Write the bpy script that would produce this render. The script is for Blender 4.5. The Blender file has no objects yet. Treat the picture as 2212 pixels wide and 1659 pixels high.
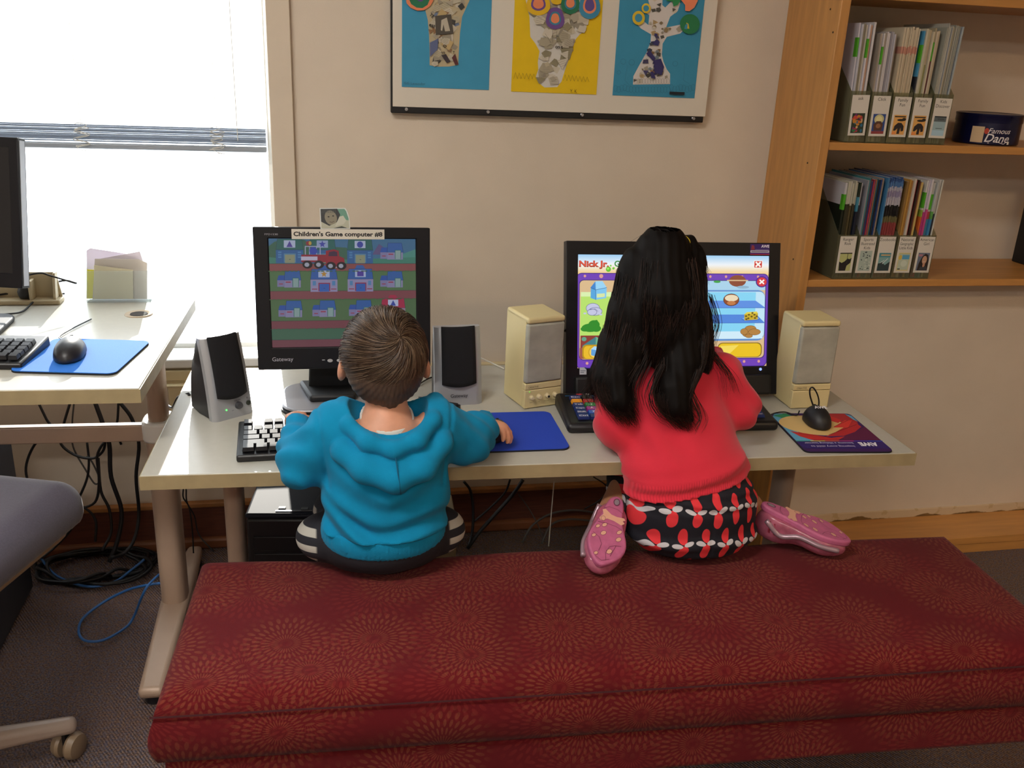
import bpy, bmesh, math, random
import numpy as np
from mathutils import Vector, Matrix
random.seed(7); np.random.seed(7)
scene = bpy.context.scene
C = scene.collection
PI = math.pi

# ------------------------------------------------------------------ camera
CAM_H, CAM_P, CAM_YAW, CAM_ROLL, CAM_F = 1.4058, 0.34521, 0.21365, 0.04579, 1990.5
_cf = Vector((math.sin(CAM_YAW)*math.cos(CAM_P), math.cos(CAM_YAW)*math.cos(CAM_P), -math.sin(CAM_P)))
_r0 = Vector((math.cos(CAM_YAW), -math.sin(CAM_YAW), 0)); _u0 = _r0.cross(_cf)
_cr = math.cos(CAM_ROLL)*_r0 + math.sin(CAM_ROLL)*_u0
_cu = -math.sin(CAM_ROLL)*_r0 + math.cos(CAM_ROLL)*_u0
cd = bpy.data.cameras.new('camera'); cam = bpy.data.objects.new('camera', cd); C.objects.link(cam)
cam.matrix_world = Matrix(((_cr.x, _cu.x, -_cf.x, 0), (_cr.y, _cu.y, -_cf.y, 0), (_cr.z, _cu.z, -_cf.z, CAM_H), (0, 0, 0, 1)))
cd.sensor_width = 36; cd.lens = 36*CAM_F/2212; cd.clip_start = .02
scene.camera = cam

# ------------------------------------------------------------------ light
scene.view_settings.view_transform = 'Standard'; scene.view_settings.look = 'None'
scene.view_settings.gamma = 1; scene.view_settings.use_curve_mapping = False
scene.view_settings.exposure = 0.0
w = bpy.data.worlds.new('world'); scene.world = w; w.use_nodes = True
bg = w.node_tree.nodes['Background']; bg.inputs[0].default_value = (.86, .94, 1.0, 1); bg.inputs[1].default_value = 4.5
sl = bpy.data.lights.new('sun', 'SUN'); sl.energy = 9; sl.angle = .009; sl.color = (1, .95, .86)
sun = bpy.data.objects.new('sun', sl); C.objects.link(sun)
SUN_AZ, SUN_EL = math.radians(4), math.radians(18)   # from straight out of the window towards the left, height
_sd = Vector((-math.sin(SUN_AZ)*math.cos(SUN_EL), math.cos(SUN_AZ)*math.cos(SUN_EL), math.sin(SUN_EL)))
sun.rotation_euler = _sd.to_track_quat('Z', 'Y').to_euler(); sun.location = (-3, 6, 4)
LAMP = 39.0            # brightness of the ceiling light diffusers

# ------------------------------------------------------------------ pixel -> place (reads positions off the photograph at a known depth)
def ray(x, y): return _cf + _cr*((x-1106)/CAM_F) - _cu*((y-829.5)/CAM_F)
_O = Vector((0, 0, CAM_H))
def atz(x, y, z): d = ray(x, y); return _O + d*((z-CAM_H)/d.z)
def aty(x, y, yy): d = ray(x, y); return _O + d*(yy/d.y)

# ------------------------------------------------------------------ materials
def lin(h):
    if not isinstance(h, str): return tuple(h)
    h = h.lstrip('#'); v = [int(h[i:i+2], 16)/255 for i in (0, 2, 4)]
    return tuple(x/12.92 if x <= .04045 else ((x+.055)/1.055)**2.4 for x in v)
MATS = {}
def mat(name, col, rough=.5, metal=0, var=0, vscale=30, bump=0, bscale=200, spec=.5, stretch=(1, 1, 1), col2=None, sheen=0, coat=0, trans=0, emit=0, alpha=1, sss=0):
    if name in MATS: return MATS[name]
    m = bpy.data.materials.new(name); m.use_nodes = True; nt = m.node_tree; N = nt.nodes; L = nt.links
    b = N['Principled BSDF']; c = lin(col)
    b.inputs['Base Color'].default_value = (*c, 1); b.inputs['Roughness'].default_value = rough
    b.inputs['Metallic'].default_value = metal; b.inputs['Specular IOR Level'].default_value = spec
    if sheen: b.inputs['Sheen Weight'].default_value = sheen; b.inputs['Sheen Roughness'].default_value = .5
    if coat: b.inputs['Coat Weight'].default_value = coat
    if trans: b.inputs['Transmission Weight'].default_value = trans
    if sss: b.inputs['Subsurface Weight'].default_value = sss; b.inputs['Subsurface Radius'].default_value = (.012, .005, .003)
    if emit: b.inputs['Emission Color'].default_value = (*c, 1); b.inputs['Emission Strength'].default_value = emit
    if alpha < 1: b.inputs['Alpha'].default_value = alpha
    if var or bump:
        tc = N.new('ShaderNodeTexCoord'); mp = N.new('ShaderNodeMapping'); mp.inputs['Scale'].default_value = stretch
        L.new(tc.outputs['Object'], mp.inputs[0])
    if var:
        n = N.new('ShaderNodeTexNoise'); n.inputs['Scale'].default_value = vscale; n.inputs['Detail'].default_value = 5
        L.new(mp.outputs[0], n.inputs[0])
        cr = N.new('ShaderNodeValToRGB'); d = lin(col2) if col2 else tuple(x*(1-var) for x in c); e = c if col2 else tuple(min(1, x*(1+var)) for x in c)
        cr.color_ramp.elements[0].position = .33; cr.color_ramp.elements[1].position = .67
        cr.color_ramp.elements[0].color = (*d, 1); cr.color_ramp.elements[1].color = (*e, 1)
        L.new(n.outputs[0], cr.inputs[0]); L.new(cr.outputs[0], b.inputs['Base Color'])
    if bump:
        n2 = N.new('ShaderNodeTexNoise'); n2.inputs['Scale'].default_value = bscale; n2.inputs['Detail'].default_value = 3
        L.new(mp.outputs[0], n2.inputs[0]); bp = N.new('ShaderNodeBump'); bp.inputs['Strength'].default_value = bump; bp.inputs['Distance'].default_value = .002
        L.new(n2.outputs[0], bp.inputs['Height']); L.new(bp.outputs[0], b.inputs['Normal'])
    MATS[name] = m; return m
class G:   # tiny node graph helper
    def __init__(s, m): s.nt = m.node_tree; s.N = s.nt.nodes; s.L = s.nt.links; s.b = s.N['Principled BSDF']
    def put(s, sock, v):
        if hasattr(v, 'links') or hasattr(v, 'is_output'): s.L.new(v, sock)
        else: sock.default_value = v
    def m(s, op, a, b=0., c=0., clamp=False):
        n = s.N.new('ShaderNodeMath'); n.operation = op; n.use_clamp = clamp
        s.put(n.inputs[0], a); s.put(n.inputs[1], b); s.put(n.inputs[2], c); return n.outputs[0]
    def xyz(s, v): n = s.N.new('ShaderNodeSeparateXYZ'); s.L.new(v, n.inputs[0]); return n.outputs
    def comb(s, x, y, z=0.): n = s.N.new('ShaderNodeCombineXYZ'); s.put(n.inputs[0], x); s.put(n.inputs[1], y); s.put(n.inputs[2], z); return n.outputs[0]
    def obj(s): return s.N.new('ShaderNodeTexCoord').outputs['Object']
    def mix(s, f, a, b):
        n = s.N.new('ShaderNodeMix'); n.data_type = 'RGBA'; s.put(n.inputs[0], f)
        for i, v in ((6, a), (7, b)):
            if isinstance(v, tuple): n.inputs[i].default_value = (*v[:3], 1)
            else: s.L.new(v, n.inputs[i])
        return n.outputs[2]
    def noise(s, v, scale, detail=3.): n = s.N.new('ShaderNodeTexNoise'); s.L.new(v, n.inputs[0]); n.inputs['Scale'].default_value = scale; n.inputs['Detail'].default_value = detail; return n.outputs[0]
    def bump(s, h, st=.3, dist=.002): n = s.N.new('ShaderNodeBump'); n.inputs['Strength'].default_value = st; n.inputs['Distance'].default_value = dist; s.L.new(h, n.inputs['Height']); s.L.new(n.outputs[0], s.b.inputs['Normal'])
    def step(s, v, edge, soft=.02): return s.m('MULTIPLY_ADD', s.m('SUBTRACT', v, edge), 1/soft, .5, True)
    def scale(s, v, k): n = s.N.new('ShaderNodeMapping'); n.inputs['Scale'].default_value = k; s.L.new(v, n.inputs[0]); return n.outputs[0]
def colmat(name, emit=0, rough=.7):   # colour comes from the print's own colour attribute
    if name in MATS: return MATS[name]
    m = bpy.data.materials.new(name); m.use_nodes = True; g = G(m)
    a = g.N.new('ShaderNodeAttribute'); a.attribute_name = 'Col'
    if emit:
        g.b.inputs['Base Color'].default_value = (.01, .01, .012, 1); g.L.new(a.outputs[0], g.b.inputs['Emission Color']); g.b.inputs['Emission Strength'].default_value = emit
    else: g.L.new(a.outputs[0], g.b.inputs['Base Color'])
    g.b.inputs['Roughness'].default_value = rough; MATS[name] = m; return m

# ------------------------------------------------------------------ mesh helpers
def rotm(rx=0, ry=0, rz=0): return (Matrix.Rotation(rz, 4, 'Z') @ Matrix.Rotation(ry, 4, 'Y') @ Matrix.Rotation(rx, 4, 'X'))
class MB:
    def __init__(s): s.v = []; s.f = []
    def add(s, v, f, M=None):
        o = len(s.v); s.v += [tuple(M @ Vector(p)) if M else tuple(p) for p in v]; s.f += [tuple(i+o for i in q) for q in f]; return s
    def box(s, x0, x1, y0, y1, z0, z1, M=None):
        return s.add([(x0,y0,z0),(x1,y0,z0),(x1,y1,z0),(x0,y1,z0),(x0,y0,z1),(x1,y0,z1),(x1,y1,z1),(x0,y1,z1)],
                     [(0,3,2,1),(4,5,6,7),(0,1,5,4),(1,2,6,5),(2,3,7,6),(3,0,4,7)], M)
    def prism(s, poly, z0, z1, M=None):     # polygon in xy, extruded in z
        n = len(poly); v = [(x, y, z0) for x, y in poly]+[(x, y, z1) for x, y in poly]
        return s.add(v, [tuple(range(n))[::-1], tuple(range(n, 2*n))]+[(i, (i+1) % n, n+(i+1) % n, n+i) for i in range(n)], M)
    def lathe(s, prof, n=24, M=None):       # (r,z) profile around z
        v = []; f = []
        for r, z in prof: v += [(r*math.cos(2*PI*i/n), r*math.sin(2*PI*i/n), z) for i in range(n)]
        for k in range(len(prof)-1): f += [(k*n+i, k*n+(i+1) % n, (k+1)*n+(i+1) % n, (k+1)*n+i) for i in range(n)]
        f += [tuple(range(n))[::-1], tuple(range((len(prof)-1)*n, len(prof)*n))]
        return s.add(v, f, M)
    def tube(s, pts, r, n=8, closed=False):
        pts = [Vector(p) for p in pts]; rs = r if isinstance(r, (list, tuple)) else [r]*len(pts); v = []; f = []; up = None
        for i, p in enumerate(pts):
            t = (pts[min(i+1, len(pts)-1)]-pts[max(i-1, 0)]).normalized()
            if up is None: up = t.orthogonal().normalized()
            up = (up - t*up.dot(t)); up = up.normalized() if up.length > 1e-6 else t.orthogonal().normalized()
            b = t.cross(up)
            v += [p+(up*math.cos(2*PI*k/n)+b*math.sin(2*PI*k/n))*rs[i] for k in range(n)]
        for i in range(len(pts)-1): f += [(i*n+k, i*n+(k+1) % n, (i+1)*n+(k+1) % n, (i+1)*n+k) for k in range(n)]
        f += [tuple(range(n))[::-1], tuple(range((len(pts)-1)*n, len(pts)*n))]
        return s.add(v, f)
    def build(s, name, m, parent=None, bevel=0, seg=2, smooth=False, world=False, sub=0):
        v = s.v
        if parent is not None and world:
            inv = wm(parent).inverted(); v = [tuple(inv @ Vector(p)) for p in v]
        me = bpy.data.meshes.new(name); me.from_pydata(v, [], s.f); me.update()
        return finish(name, me, m, parent, bevel, seg, smooth, sub)
def wm(o):
    M = o.matrix_basis.copy()
    while o.parent: o = o.parent; M = o.matrix_basis @ M
    return M
def finish(name, me, m, parent=None, bevel=0, seg=2, smooth=False, sub=0, fixn=True):
    if fixn:
        bm = bmesh.new(); bm.from_mesh(me); bmesh.ops.recalc_face_normals(bm, faces=bm.faces); bm.to_mesh(me); bm.free()
    if m: me.materials.append(m)
    o = bpy.data.objects.new(name, me); C.objects.link(o); o.parent = parent
    if bevel:
        md = o.modifiers.new('bevel', 'BEVEL'); md.width = bevel; md.segments = seg; md.limit_method = 'ANGLE'; md.angle_limit = .6
        smooth = smooth or seg > 1
    if sub: md = o.modifiers.new('sub', 'SUBSURF'); md.levels = sub; md.render_levels = sub
    if smooth:
        me.polygons.foreach_set('use_smooth', [True]*len(me.polygons))
        if bevel or smooth == 'auto': me.set_sharp_from_angle(angle=.65)
    return o
def tag(o, label=None, cat=None, group=None, kind=None):
    for k, v in (('label', label), ('category', cat), ('group', group), ('kind', kind)):
        if v: o[k] = v
    return o
def thing(name, label, cat, loc=(0, 0, 0), rz=0, group=None, M=None):
    o = bpy.data.objects.new(name, None); C.objects.link(o); o.empty_display_size = .05
    if M is not None: o.matrix_basis = M
    else: o.location = loc; o.rotation_euler = (0, 0, rz)
    return tag(o, label, cat, group)
def copy_tree(o, parent=None, M=None):
    c = o.copy(); C.objects.link(c); c.parent = parent
    if M is not None: c.matrix_basis = M
    for ch in list(o.children): copy_tree(ch, c)
    return c
def bez(pts, n=8):      # Catmull-Rom through the points
    P = [Vector(p) for p in pts]; P = [P[0]*2-P[1]]+P+[P[-1]*2-P[-2]]; out = []
    for i in range(1, len(P)-2):
        a, b, c, d = P[i-1:i+3]
        for k in range(n):
            t = k/n; out.append(.5*((2*b)+(c-a)*t+(2*a-5*b+4*c-d)*t*t+(3*b-a-3*c+d)*t**3))
    out.append(P[-2]); return out
def cord(name, pts, r, m, label=None, cat='cable', group=None, parent=None, n=8, world=False, sides=6):
    o = MB().tube(bez(pts, n), r, sides).build(name, m, parent, smooth=True, world=world)
    return tag(o, label, cat, group) if parent is None else o
def rrect(x0, x1, y0, y1, r, n=5):
    out = []
    for cx, cy, a in ((x1-r, y0+r, -PI/2), (x1-r, y1-r, 0), (x0+r, y1-r, PI/2), (x0+r, y0+r, PI)):
        out += [(cx+r*math.cos(a+PI/2*i/n), cy+r*math.sin(a+PI/2*i/n)) for i in range(n+1)]
    return out
def ellipse(cx, cy, rx, ry, n=20, a=0): return [(cx+rx*math.cos(t)*math.cos(a)-ry*math.sin(t)*math.sin(a), cy+rx*math.cos(t)*math.sin(a)+ry*math.sin(t)*math.cos(a)) for t in (2*PI*i/n for i in range(n))]

_tc = {}
def text_mesh(txt, bold=0, shear=0):
    k = (txt, bold, shear)
    if k not in _tc:
        cu = bpy.data.curves.new('t', 'FONT'); cu.body = txt; cu.size = 1; cu.offset = bold; cu.shear = shear; cu.resolution_u = 3; cu.fill_mode = 'FRONT'
        o = bpy.data.objects.new('t', cu); C.objects.link(o)
        me = bpy.data.meshes.new_from_object(o.evaluated_get(bpy.context.evaluated_depsgraph_get()))
        v = [(p.co.x, p.co.y) for p in me.vertices]; f = [tuple(p.vertices) for p in me.polygons]
        bpy.data.objects.remove(o); bpy.data.curves.remove(cu); bpy.data.meshes.remove(me)
        x0 = min(p[0] for p in v); x1 = max(p[0] for p in v)
        _tc[k] = ([(x-x0, y) for x, y in v], f, x1-x0)
    return _tc[k]
class Print:            # flat coloured shapes (print, screens, drawings), stacked by hair-thin steps
    def __init__(s, dz=2e-5): s.v = []; s.f = []; s.c = []; s.z = 0; s.dz = dz
    def poly(s, pts, col):
        o = len(s.v); s.z += s.dz; s.v += [(x, y, s.z) for x, y in pts]; s.f.append(tuple(range(o, o+len(pts)))); s.c.append(lin(col)); return s
    def rect(s, x0, x1, y0, y1, col): return s.poly([(x0, y0), (x1, y0), (x1, y1), (x0, y1)], col)
    def ell(s, cx, cy, rx, ry, col, n=20, a=0): return s.poly(ellipse(cx, cy, rx, ry, n, a), col)
    def line(s, pts, w, col):
        s.z += s.dz
        for (x0, y0), (x1, y1) in zip(pts[:-1], pts[1:]):
            d = math.hypot(x1-x0, y1-y0) or 1e-9; nx, ny = -(y1-y0)/d*w/2, (x1-x0)/d*w/2; ex, ey = (x1-x0)/d*w*.3, (y1-y0)/d*w*.3
            o = len(s.v); s.v += [(x0+nx-ex, y0+ny-ey, s.z), (x0-nx-ex, y0-ny-ey, s.z), (x1-nx+ex, y1-ny+ey, s.z), (x1+nx+ex, y1+ny+ey, s.z)]; s.f.append((o, o+1, o+2, o+3)); s.c.append(lin(col))
        return s
    def text(s, txt, x, y, size, col, bold=0, width=None, align='l', shear=0, rot=0):
        v, f, w = text_mesh(txt, bold, shear); sx = size if width is None else width/w
        dx = {'l': 0, 'c': -w*sx/2, 'r': -w*sx}[align]; s.z += s.dz; o = len(s.v); ca, sa = math.cos(rot), math.sin(rot)
        for a, b in v:
            a, b = a*sx+dx, b*size; s.v.append((x+a*ca-b*sa, y+a*sa+b*ca, s.z))
        for q in f: s.f.append(tuple(i+o for i in q)); s.c.append(lin(col))
        return s
    def build(s, name, m, parent, M=None):
        v = [tuple(M @ Vector(p)) for p in s.v] if M is not None else s.v
        me = bpy.data.meshes.new(name); me.from_pydata(v, [], s.f); me.update()
        at = me.color_attributes.new('Col', 'FLOAT_COLOR', 'CORNER'); buf = []
        for p, c in zip(me.polygons, s.c): buf += [*c, 1.0]*p.loop_total
        at.data.foreach_set('color', buf)
        return finish(name, me, m, parent, fixn=False)
def frame(o, ux, uy):   # matrix whose xy plane is spanned by ux, uy at o
    ux = Vector(ux).normalized(); uy = Vector(uy); uy = (uy-ux*uy.dot(ux)).normalized(); n = ux.cross(uy)
    return Matrix(((ux.x, uy.x, n.x, o[0]), (ux.y, uy.y, n.y, o[1]), (ux.z, uy.z, n.z, o[2]), (0, 0, 0, 1)))

# ------------------------------------------------------------------ signed-distance modelling (people, soft things)
def _smin(a, b, k): h = np.clip(.5+.5*(b-a)/k, 0, 1); return b+(a-b)*h-k*h*(1-h)
def _smax(a, b, k): return -_smin(-a, -b, k)
def s_cone(P, a, b, ra, rb):
    a = np.array(a, np.float32); b = np.array(b, np.float32); ba = b-a; t = np.clip(((P-a)@ba)/(ba@ba+1e-12), 0, 1)
    return np.linalg.norm(P-(a+t[..., None]*ba), axis=-1)-(ra+(rb-ra)*t)
def s_ell(P, c, r, R=None):
    q = P-np.array(c, np.float32)
    if R is not None: q = q@np.array(R.to_3x3(), np.float32)
    r = np.array(r, np.float32); k0 = np.linalg.norm(q/r, axis=-1); k1 = np.linalg.norm(q/(r*r), axis=-1)
    return k0*(k0-1)/np.maximum(k1, 1e-6)
def s_chain(P, pts, rs, k=.012):
    d = None
    for i in range(len(pts)-1):
        e = s_cone(P, pts[i], pts[i+1], rs[i], rs[i+1]); d = e if d is None else _smin(d, e, k)
    return d
def s_box(P, c, h, r, R=None):
    q = P-np.array(c, np.float32)
    if R is not None: q = q@np.array(R.to_3x3(), np.float32)
    q = np.abs(q)-np.array(h, np.float32)+r
    return np.linalg.norm(np.maximum(q, 0), axis=-1)+np.minimum(q.max(-1), 0)-r
def sdf_mesh(fn, lo, hi, res):      # surface nets
    lo = np.array(lo, np.float32); n = np.ceil((np.array(hi)-lo)/res).astype(int)+1
    ax = [lo[i]+res*np.arange(n[i], dtype=np.float32) for i in range(3)]
    F = np.empty(tuple(n), np.float32); st = max(1, 400000//(n[1]*n[2]))
    for i in range(0, n[0], st):
        P = np.stack(np.meshgrid(ax[0][i:i+st], ax[1], ax[2], indexing='ij'), -1); F[i:i+st] = fn(P)
    S = F < 0; sx = S[:-1, :-1, :-1]; cnt = np.zeros(sx.shape, np.int8)
    for a in (0, 1):
        for b in (0, 1):
            for c in (0, 1): cnt += S[a:a+n[0]-1, b:b+n[1]-1, c:c+n[2]-1]
    act = (cnt > 0) & (cnt < 8); idx = -np.ones(sx.shape, np.int64); cells = np.argwhere(act); idx[act] = np.arange(len(cells))
    acc = np.zeros((len(cells), 3), np.float64); num = np.zeros(len(cells))
    cor = [(a, b, c) for a in (0, 1) for b in (0, 1) for c in (0, 1)]
    val = {k: F[cells[:, 0]+k[0], cells[:, 1]+k[1], cells[:, 2]+k[2]] for k in cor}
    for k in cor:
        for d in range(3):
            if k[d] == 0:
                k2 = list(k); k2[d] = 1; v0 = val[k]; v1 = val[tuple(k2)]; cr = (v0 < 0) != (v1 < 0)
                t = np.where(cr, v0/np.where(cr, v0-v1, 1), 0); p = np.tile(np.array(k, np.float64), (len(cells), 1)); p[:, d] += t
                acc[cr] += p[cr]; num[cr] += 1
    V = lo+(cells+acc/num[:, None])*res; faces = []
    for d in range(3):
        e = [0, 1, 2]; e.remove(d); u, v = e
        A = np.moveaxis(S, d, 0); ch = np.argwhere(A[:-1] != A[1:]); 
        c = np.zeros((len(ch), 3), int); c[:, d] = ch[:, 0]; c[:, u] = ch[:, 1]; c[:, v] = ch[:, 2]
        ok = (c[:, u] > 0) & (c[:, v] > 0) & (c[:, u] < n[u]-1) & (c[:, v] < n[v]-1); c = c[ok]
        q = []
        for du, dv in ((-1, -1), (0, -1), (0, 0), (-1, 0)):
            cc = c.copy(); cc[:, u] += du; cc[:, v] += dv; q.append(idx[cc[:, 0], cc[:, 1], cc[:, 2]])
        q = np.stack(q, 1); flip = S[c[:, 0], c[:, 1], c[:, 2]]
        if d == 1: flip = ~flip
        q[~flip] = q[~flip][:, ::-1]; faces.append(q)
    F4 = np.concatenate(faces); F4 = F4[(F4 >= 0).all(1)]
    return V, F4
def sdf_obj(name, fn, lo, hi, res, m, parent=None, world=True, smooth_it=0):
    V, F4 = sdf_mesh(fn, lo, hi, res)
    if parent is not None and world:
        A = np.array(wm(parent).inverted()); V = V@A[:3, :3].T+A[:3, 3]
    me = bpy.data.meshes.new(name); me.vertices.add(len(V)); me.vertices.foreach_set('co', V.astype(np.float32).ravel())
    me.loops.add(len(F4)*4); me.loops.foreach_set('vertex_index', F4.ravel().astype(np.int32)); me.polygons.add(len(F4))
    me.polygons.foreach_set('loop_start', np.arange(0, len(F4)*4, 4, dtype=np.int32)); me.polygons.foreach_set('loop_total', np.full(len(F4), 4, np.int32))
    me.update(calc_edges=True); me.validate()
    o = finish(name, me, m, parent, smooth=True, fixn=False)
    if smooth_it: md = o.modifiers.new('relax', 'SMOOTH'); md.iterations = smooth_it; md.factor = .5
    return o
def vnoise(P, s, seed=0):           # cheap smooth pseudo-noise from sines
    rs = np.random.RandomState(seed); d = 0
    for i in range(5):
        k = rs.normal(size=3); k = k/np.linalg.norm(k)*s*rs.uniform(.6, 1.5); d = d+np.sin(P@k.astype(np.float32)+rs.uniform(0, 6.28))
    return d/5
# ================================================================== the room
YW = 2.5236
def struct(o): o['kind'] = 'structure'; return o
m_wall = mat('wall_paint', '#d6c8b6', .75, var=.03, vscale=6, bump=.15, bscale=260)
m_casing = mat('casing_paint', '#d3c4b0', .6, var=.03, vscale=9)
m_white = mat('white_paint', '#e8e8e4', .5)
# carpet
mc = mat('carpet', '#6a564d', .95); g = G(mc); ob = g.obj()
n1 = g.noise(ob, 260, 2.); n2 = g.noise(ob, 120, 3.); n3 = g.noise(ob, 5, 2.)
base = g.mix(g.step(n1, .5, .25), lin('#4a3a3c'), lin('#8c7260')); base = g.mix(g.m('MULTIPLY', g.step(n2, .52, .12), .55), base, lin('#5d6278'))
base = g.mix(g.m('MULTIPLY', g.step(n3, .5, .4), .3), base, lin('#7a5238'))
px = g.xyz(ob); rib = g.m('SINE', g.m('MULTIPLY', g.m('ADD', px[0], g.m('MULTIPLY', px[1], .62)), 900.))
g.L.new(base, g.b.inputs['Base Color']); g.bump(g.m('ADD', g.m('MULTIPLY', rib, .5), g.m('MULTIPLY', n1, 2.)), .8, .004)
RX0, RX1, RY0, RH = -2.9, 4.3, -3.4, 2.75
struct(MB().box(RX0, RX1, RY0, YW+.2, -.05, 0).build('floor', mc))
struct(MB().box(RX0, RX1, RY0, YW+.2, RH, RH+.05).build('ceiling', mat('ceiling_tile', '#d8d2c6', .9, var=.04, vscale=40)))
WX0, WX1, WZ0, WZ1, WT = -1.75, -.117, .578, 2.25, .14
wb = MB().box(RX0, WX0, YW, YW+WT, 0, RH).box(WX1, RX1, YW, YW+WT, 0, RH).box(WX0, WX1, YW, YW+WT, 0, WZ0).box(WX0, WX1, YW, YW+WT, WZ1, RH)
struct(wb.build('wall_back', m_wall))
struct(MB().box(RX0-.1, RX0, RY0, YW+.2, 0, RH).build('wall_left', m_wall))
struct(MB().box(RX1, RX1+.1, RY0, YW+.2, 0, RH).build('wall_right', m_wall))
struct(MB().box(RX0, RX1, RY0-.1, RY0, 0, RH).build('wall_front', m_wall))
# window: frame, glass, sill; casing boards on the wall
win = struct(MB().box(WX0, WX1, YW+.09, YW+.125, WZ0+.001, WZ0+.016).box(WX0, WX1, YW+.085, YW+.125, WZ1-.03, WZ1).box(WX0, WX0+.02, YW+.085, YW+.125, WZ0, WZ1).box(WX1-.014, WX1, YW+.085, YW+.125, WZ0, WZ1).build('window_1', m_white))
mg = bpy.data.materials.new('window_glass'); mg.use_nodes = True; gg = G(mg)
tr = gg.N.new('ShaderNodeBsdfTransparent'); gl = gg.N.new('ShaderNodeBsdfGlossy'); gl.inputs['Roughness'].default_value = .02
mx = gg.N.new('ShaderNodeMixShader'); mx.inputs[0].default_value = .05; gg.L.new(tr.outputs[0], mx.inputs[1]); gg.L.new(gl.outputs[0], mx.inputs[2])
gg.L.new(mx.outputs[0], gg.N['Material Output'].inputs[0])
MB().box(WX0+.02, WX1-.014, YW+.103, YW+.107, WZ0+.016, WZ1-.03).build('pane', mg, win)
struct(MB().box(WX0-.02, WX1, YW-.02, YW+.095, WZ0-.022, WZ0+.003).build('trim_1', m_white, bevel=.004))
struct(MB().box(WX1, WX1+.058, YW-.016, YW, .556, 2.35).build('trim_2', m_casing, bevel=.002))
struct(MB().box(WX0-.06, WX0, YW-.016, YW, .556, 2.35).build('trim_3', m_casing, bevel=.002))
struct(MB().box(WX0, WX1, YW-.016, YW, 2.25, 2.35).build('trim_4', m_casing, bevel=.002))
# baseboard: brown wood with a lighter cap and a shoe moulding
m_bw = mat('baseboard_wood', '#5e3223', .55, var=.25, vscale=14, stretch=(1, 1, 12))
bb = struct(MB().box(RX0, 1.30, YW-.018, YW, .03, .13).build('baseboard_back', m_bw, bevel=.002))
MB().box(RX0, 1.30, YW-.022, YW, .13, .145).build('cap', mat('baseboard_cap', '#a8703e', .5, var=.2, vscale=12), bb, bevel=.003)
MB().box(RX0, 1.30, YW-.034, YW, 0, .034).build('shoe_moulding', mat('baseboard_shoe', '#7d4a2c', .5, var=.2, vscale=12), bb, bevel=.008)
# the low curb behind the bookcase with peeling paint
md_ = mat('curb_paint', '#cdb58e', .7); g = G(md_); ob = g.obj(); px = g.xyz(ob)
edge = g.m('ADD', g.m('MULTIPLY', g.noise(g.scale(ob, (1, 1, .3)), 7, 4.), .085), .012)
peel = g.step(g.m('SUBTRACT', edge, px[2]), .0, .003); dirt = g.noise(ob, 60, 4.)
brown = g.mix(dirt, lin('#5c4120'), lin('#8d6b3a')); cream = g.mix(g.step(g.noise(ob, 25), .62, .05), lin('#cdb797'), lin('#bfa67f'))
g.L.new(g.mix(peel, cream, brown), g.b.inputs['Base Color']); g.bump(peel, -.6, .003)
yc = atz(1950, 1131, .03).y
struct(MB().box(1.30, 2.29, yc, YW, 0, .835).build('trim_5', m_wall)); struct(MB().box(1.30, 2.29, yc-.004, yc+.014, .0, .083).build('trim_6', md_, bevel=.003))
# cable raceway on the wall with a socket box
m_cream = mat('cream_plastic', '#d9c9a0', .5)
o = thing('cable_raceway', 'cream plastic cable raceway running along wall behind the desks', 'raceway', (0, YW, .520))
MB().box(-.9, 1.25, -.022, 0, 0, .03).build('cover', m_cream, o, bevel=.003); MB().box(-.9, 1.25, -.026, 0, -.006, .002).build('lip', mat('raceway_lip', '#b3a27e', .6), o)
a = aty(394, 818, YW)
o = thing('wall_socket_box', 'small cream socket box on wall below the window', 'socket box', (a.x-.006, YW, a.z-.06))
MB().box(-.028, .028, -.04, 0, -.06, .05).build('body', m_cream, o, bevel=.004); MB().box(-.032, .032, -.045, 0, .05, .056).build('lid', m_cream, o, bevel=.002)
MB().lathe([(.003, 0), (.003, .002)], 8, Matrix.Translation((.012, -.04, .03)) @ rotm(PI/2)).build('screw', mat('screw_dark', '#4a3a2a', .4), o)
a = aty(625, 268, YW)
tag(MB().lathe([(.0045, 0), (.004, .004), (.0015, .005), (.0015, .012)], 10, Matrix.Translation((a.x, YW, a.z)) @ rotm(PI/2)).build('wall_nail', mat('nail', '#5a4a3c', .4, .6), smooth=True), 'small dark nail in the cream casing right of the window', 'nail')
# ceiling lights (behind and above the camera) and an added warm fill at right
m_dif = mat('lamp_diffuser', (1, .96, .90), .6, emit=LAMP); m_fill = mat('warm_fill', (1, .70, .40), .6, emit=LAMP*.55)
for i, (x, y) in enumerate([(-.95, .45), (-.6, -1.9), (2.3, -.7)]):
    o = thing('ceiling_light', ('long fluorescent ceiling light nearest the window wall', 'long fluorescent ceiling light at the back of the room', 'unseen warm fill light added to tint the right wall')[i], 'ceiling light', (x, y, RH), 0, 'ceiling lights above the room')
    MB().box(-.62, .62, -.17, .17, -.05, 0).build('housing', m_white, o, bevel=.004)
    MB().box(-.60, .60, -.15, .15, -.075, -.05).build('diffuser', m_fill if i == 2 else m_dif, o, bevel=.01)

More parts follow.
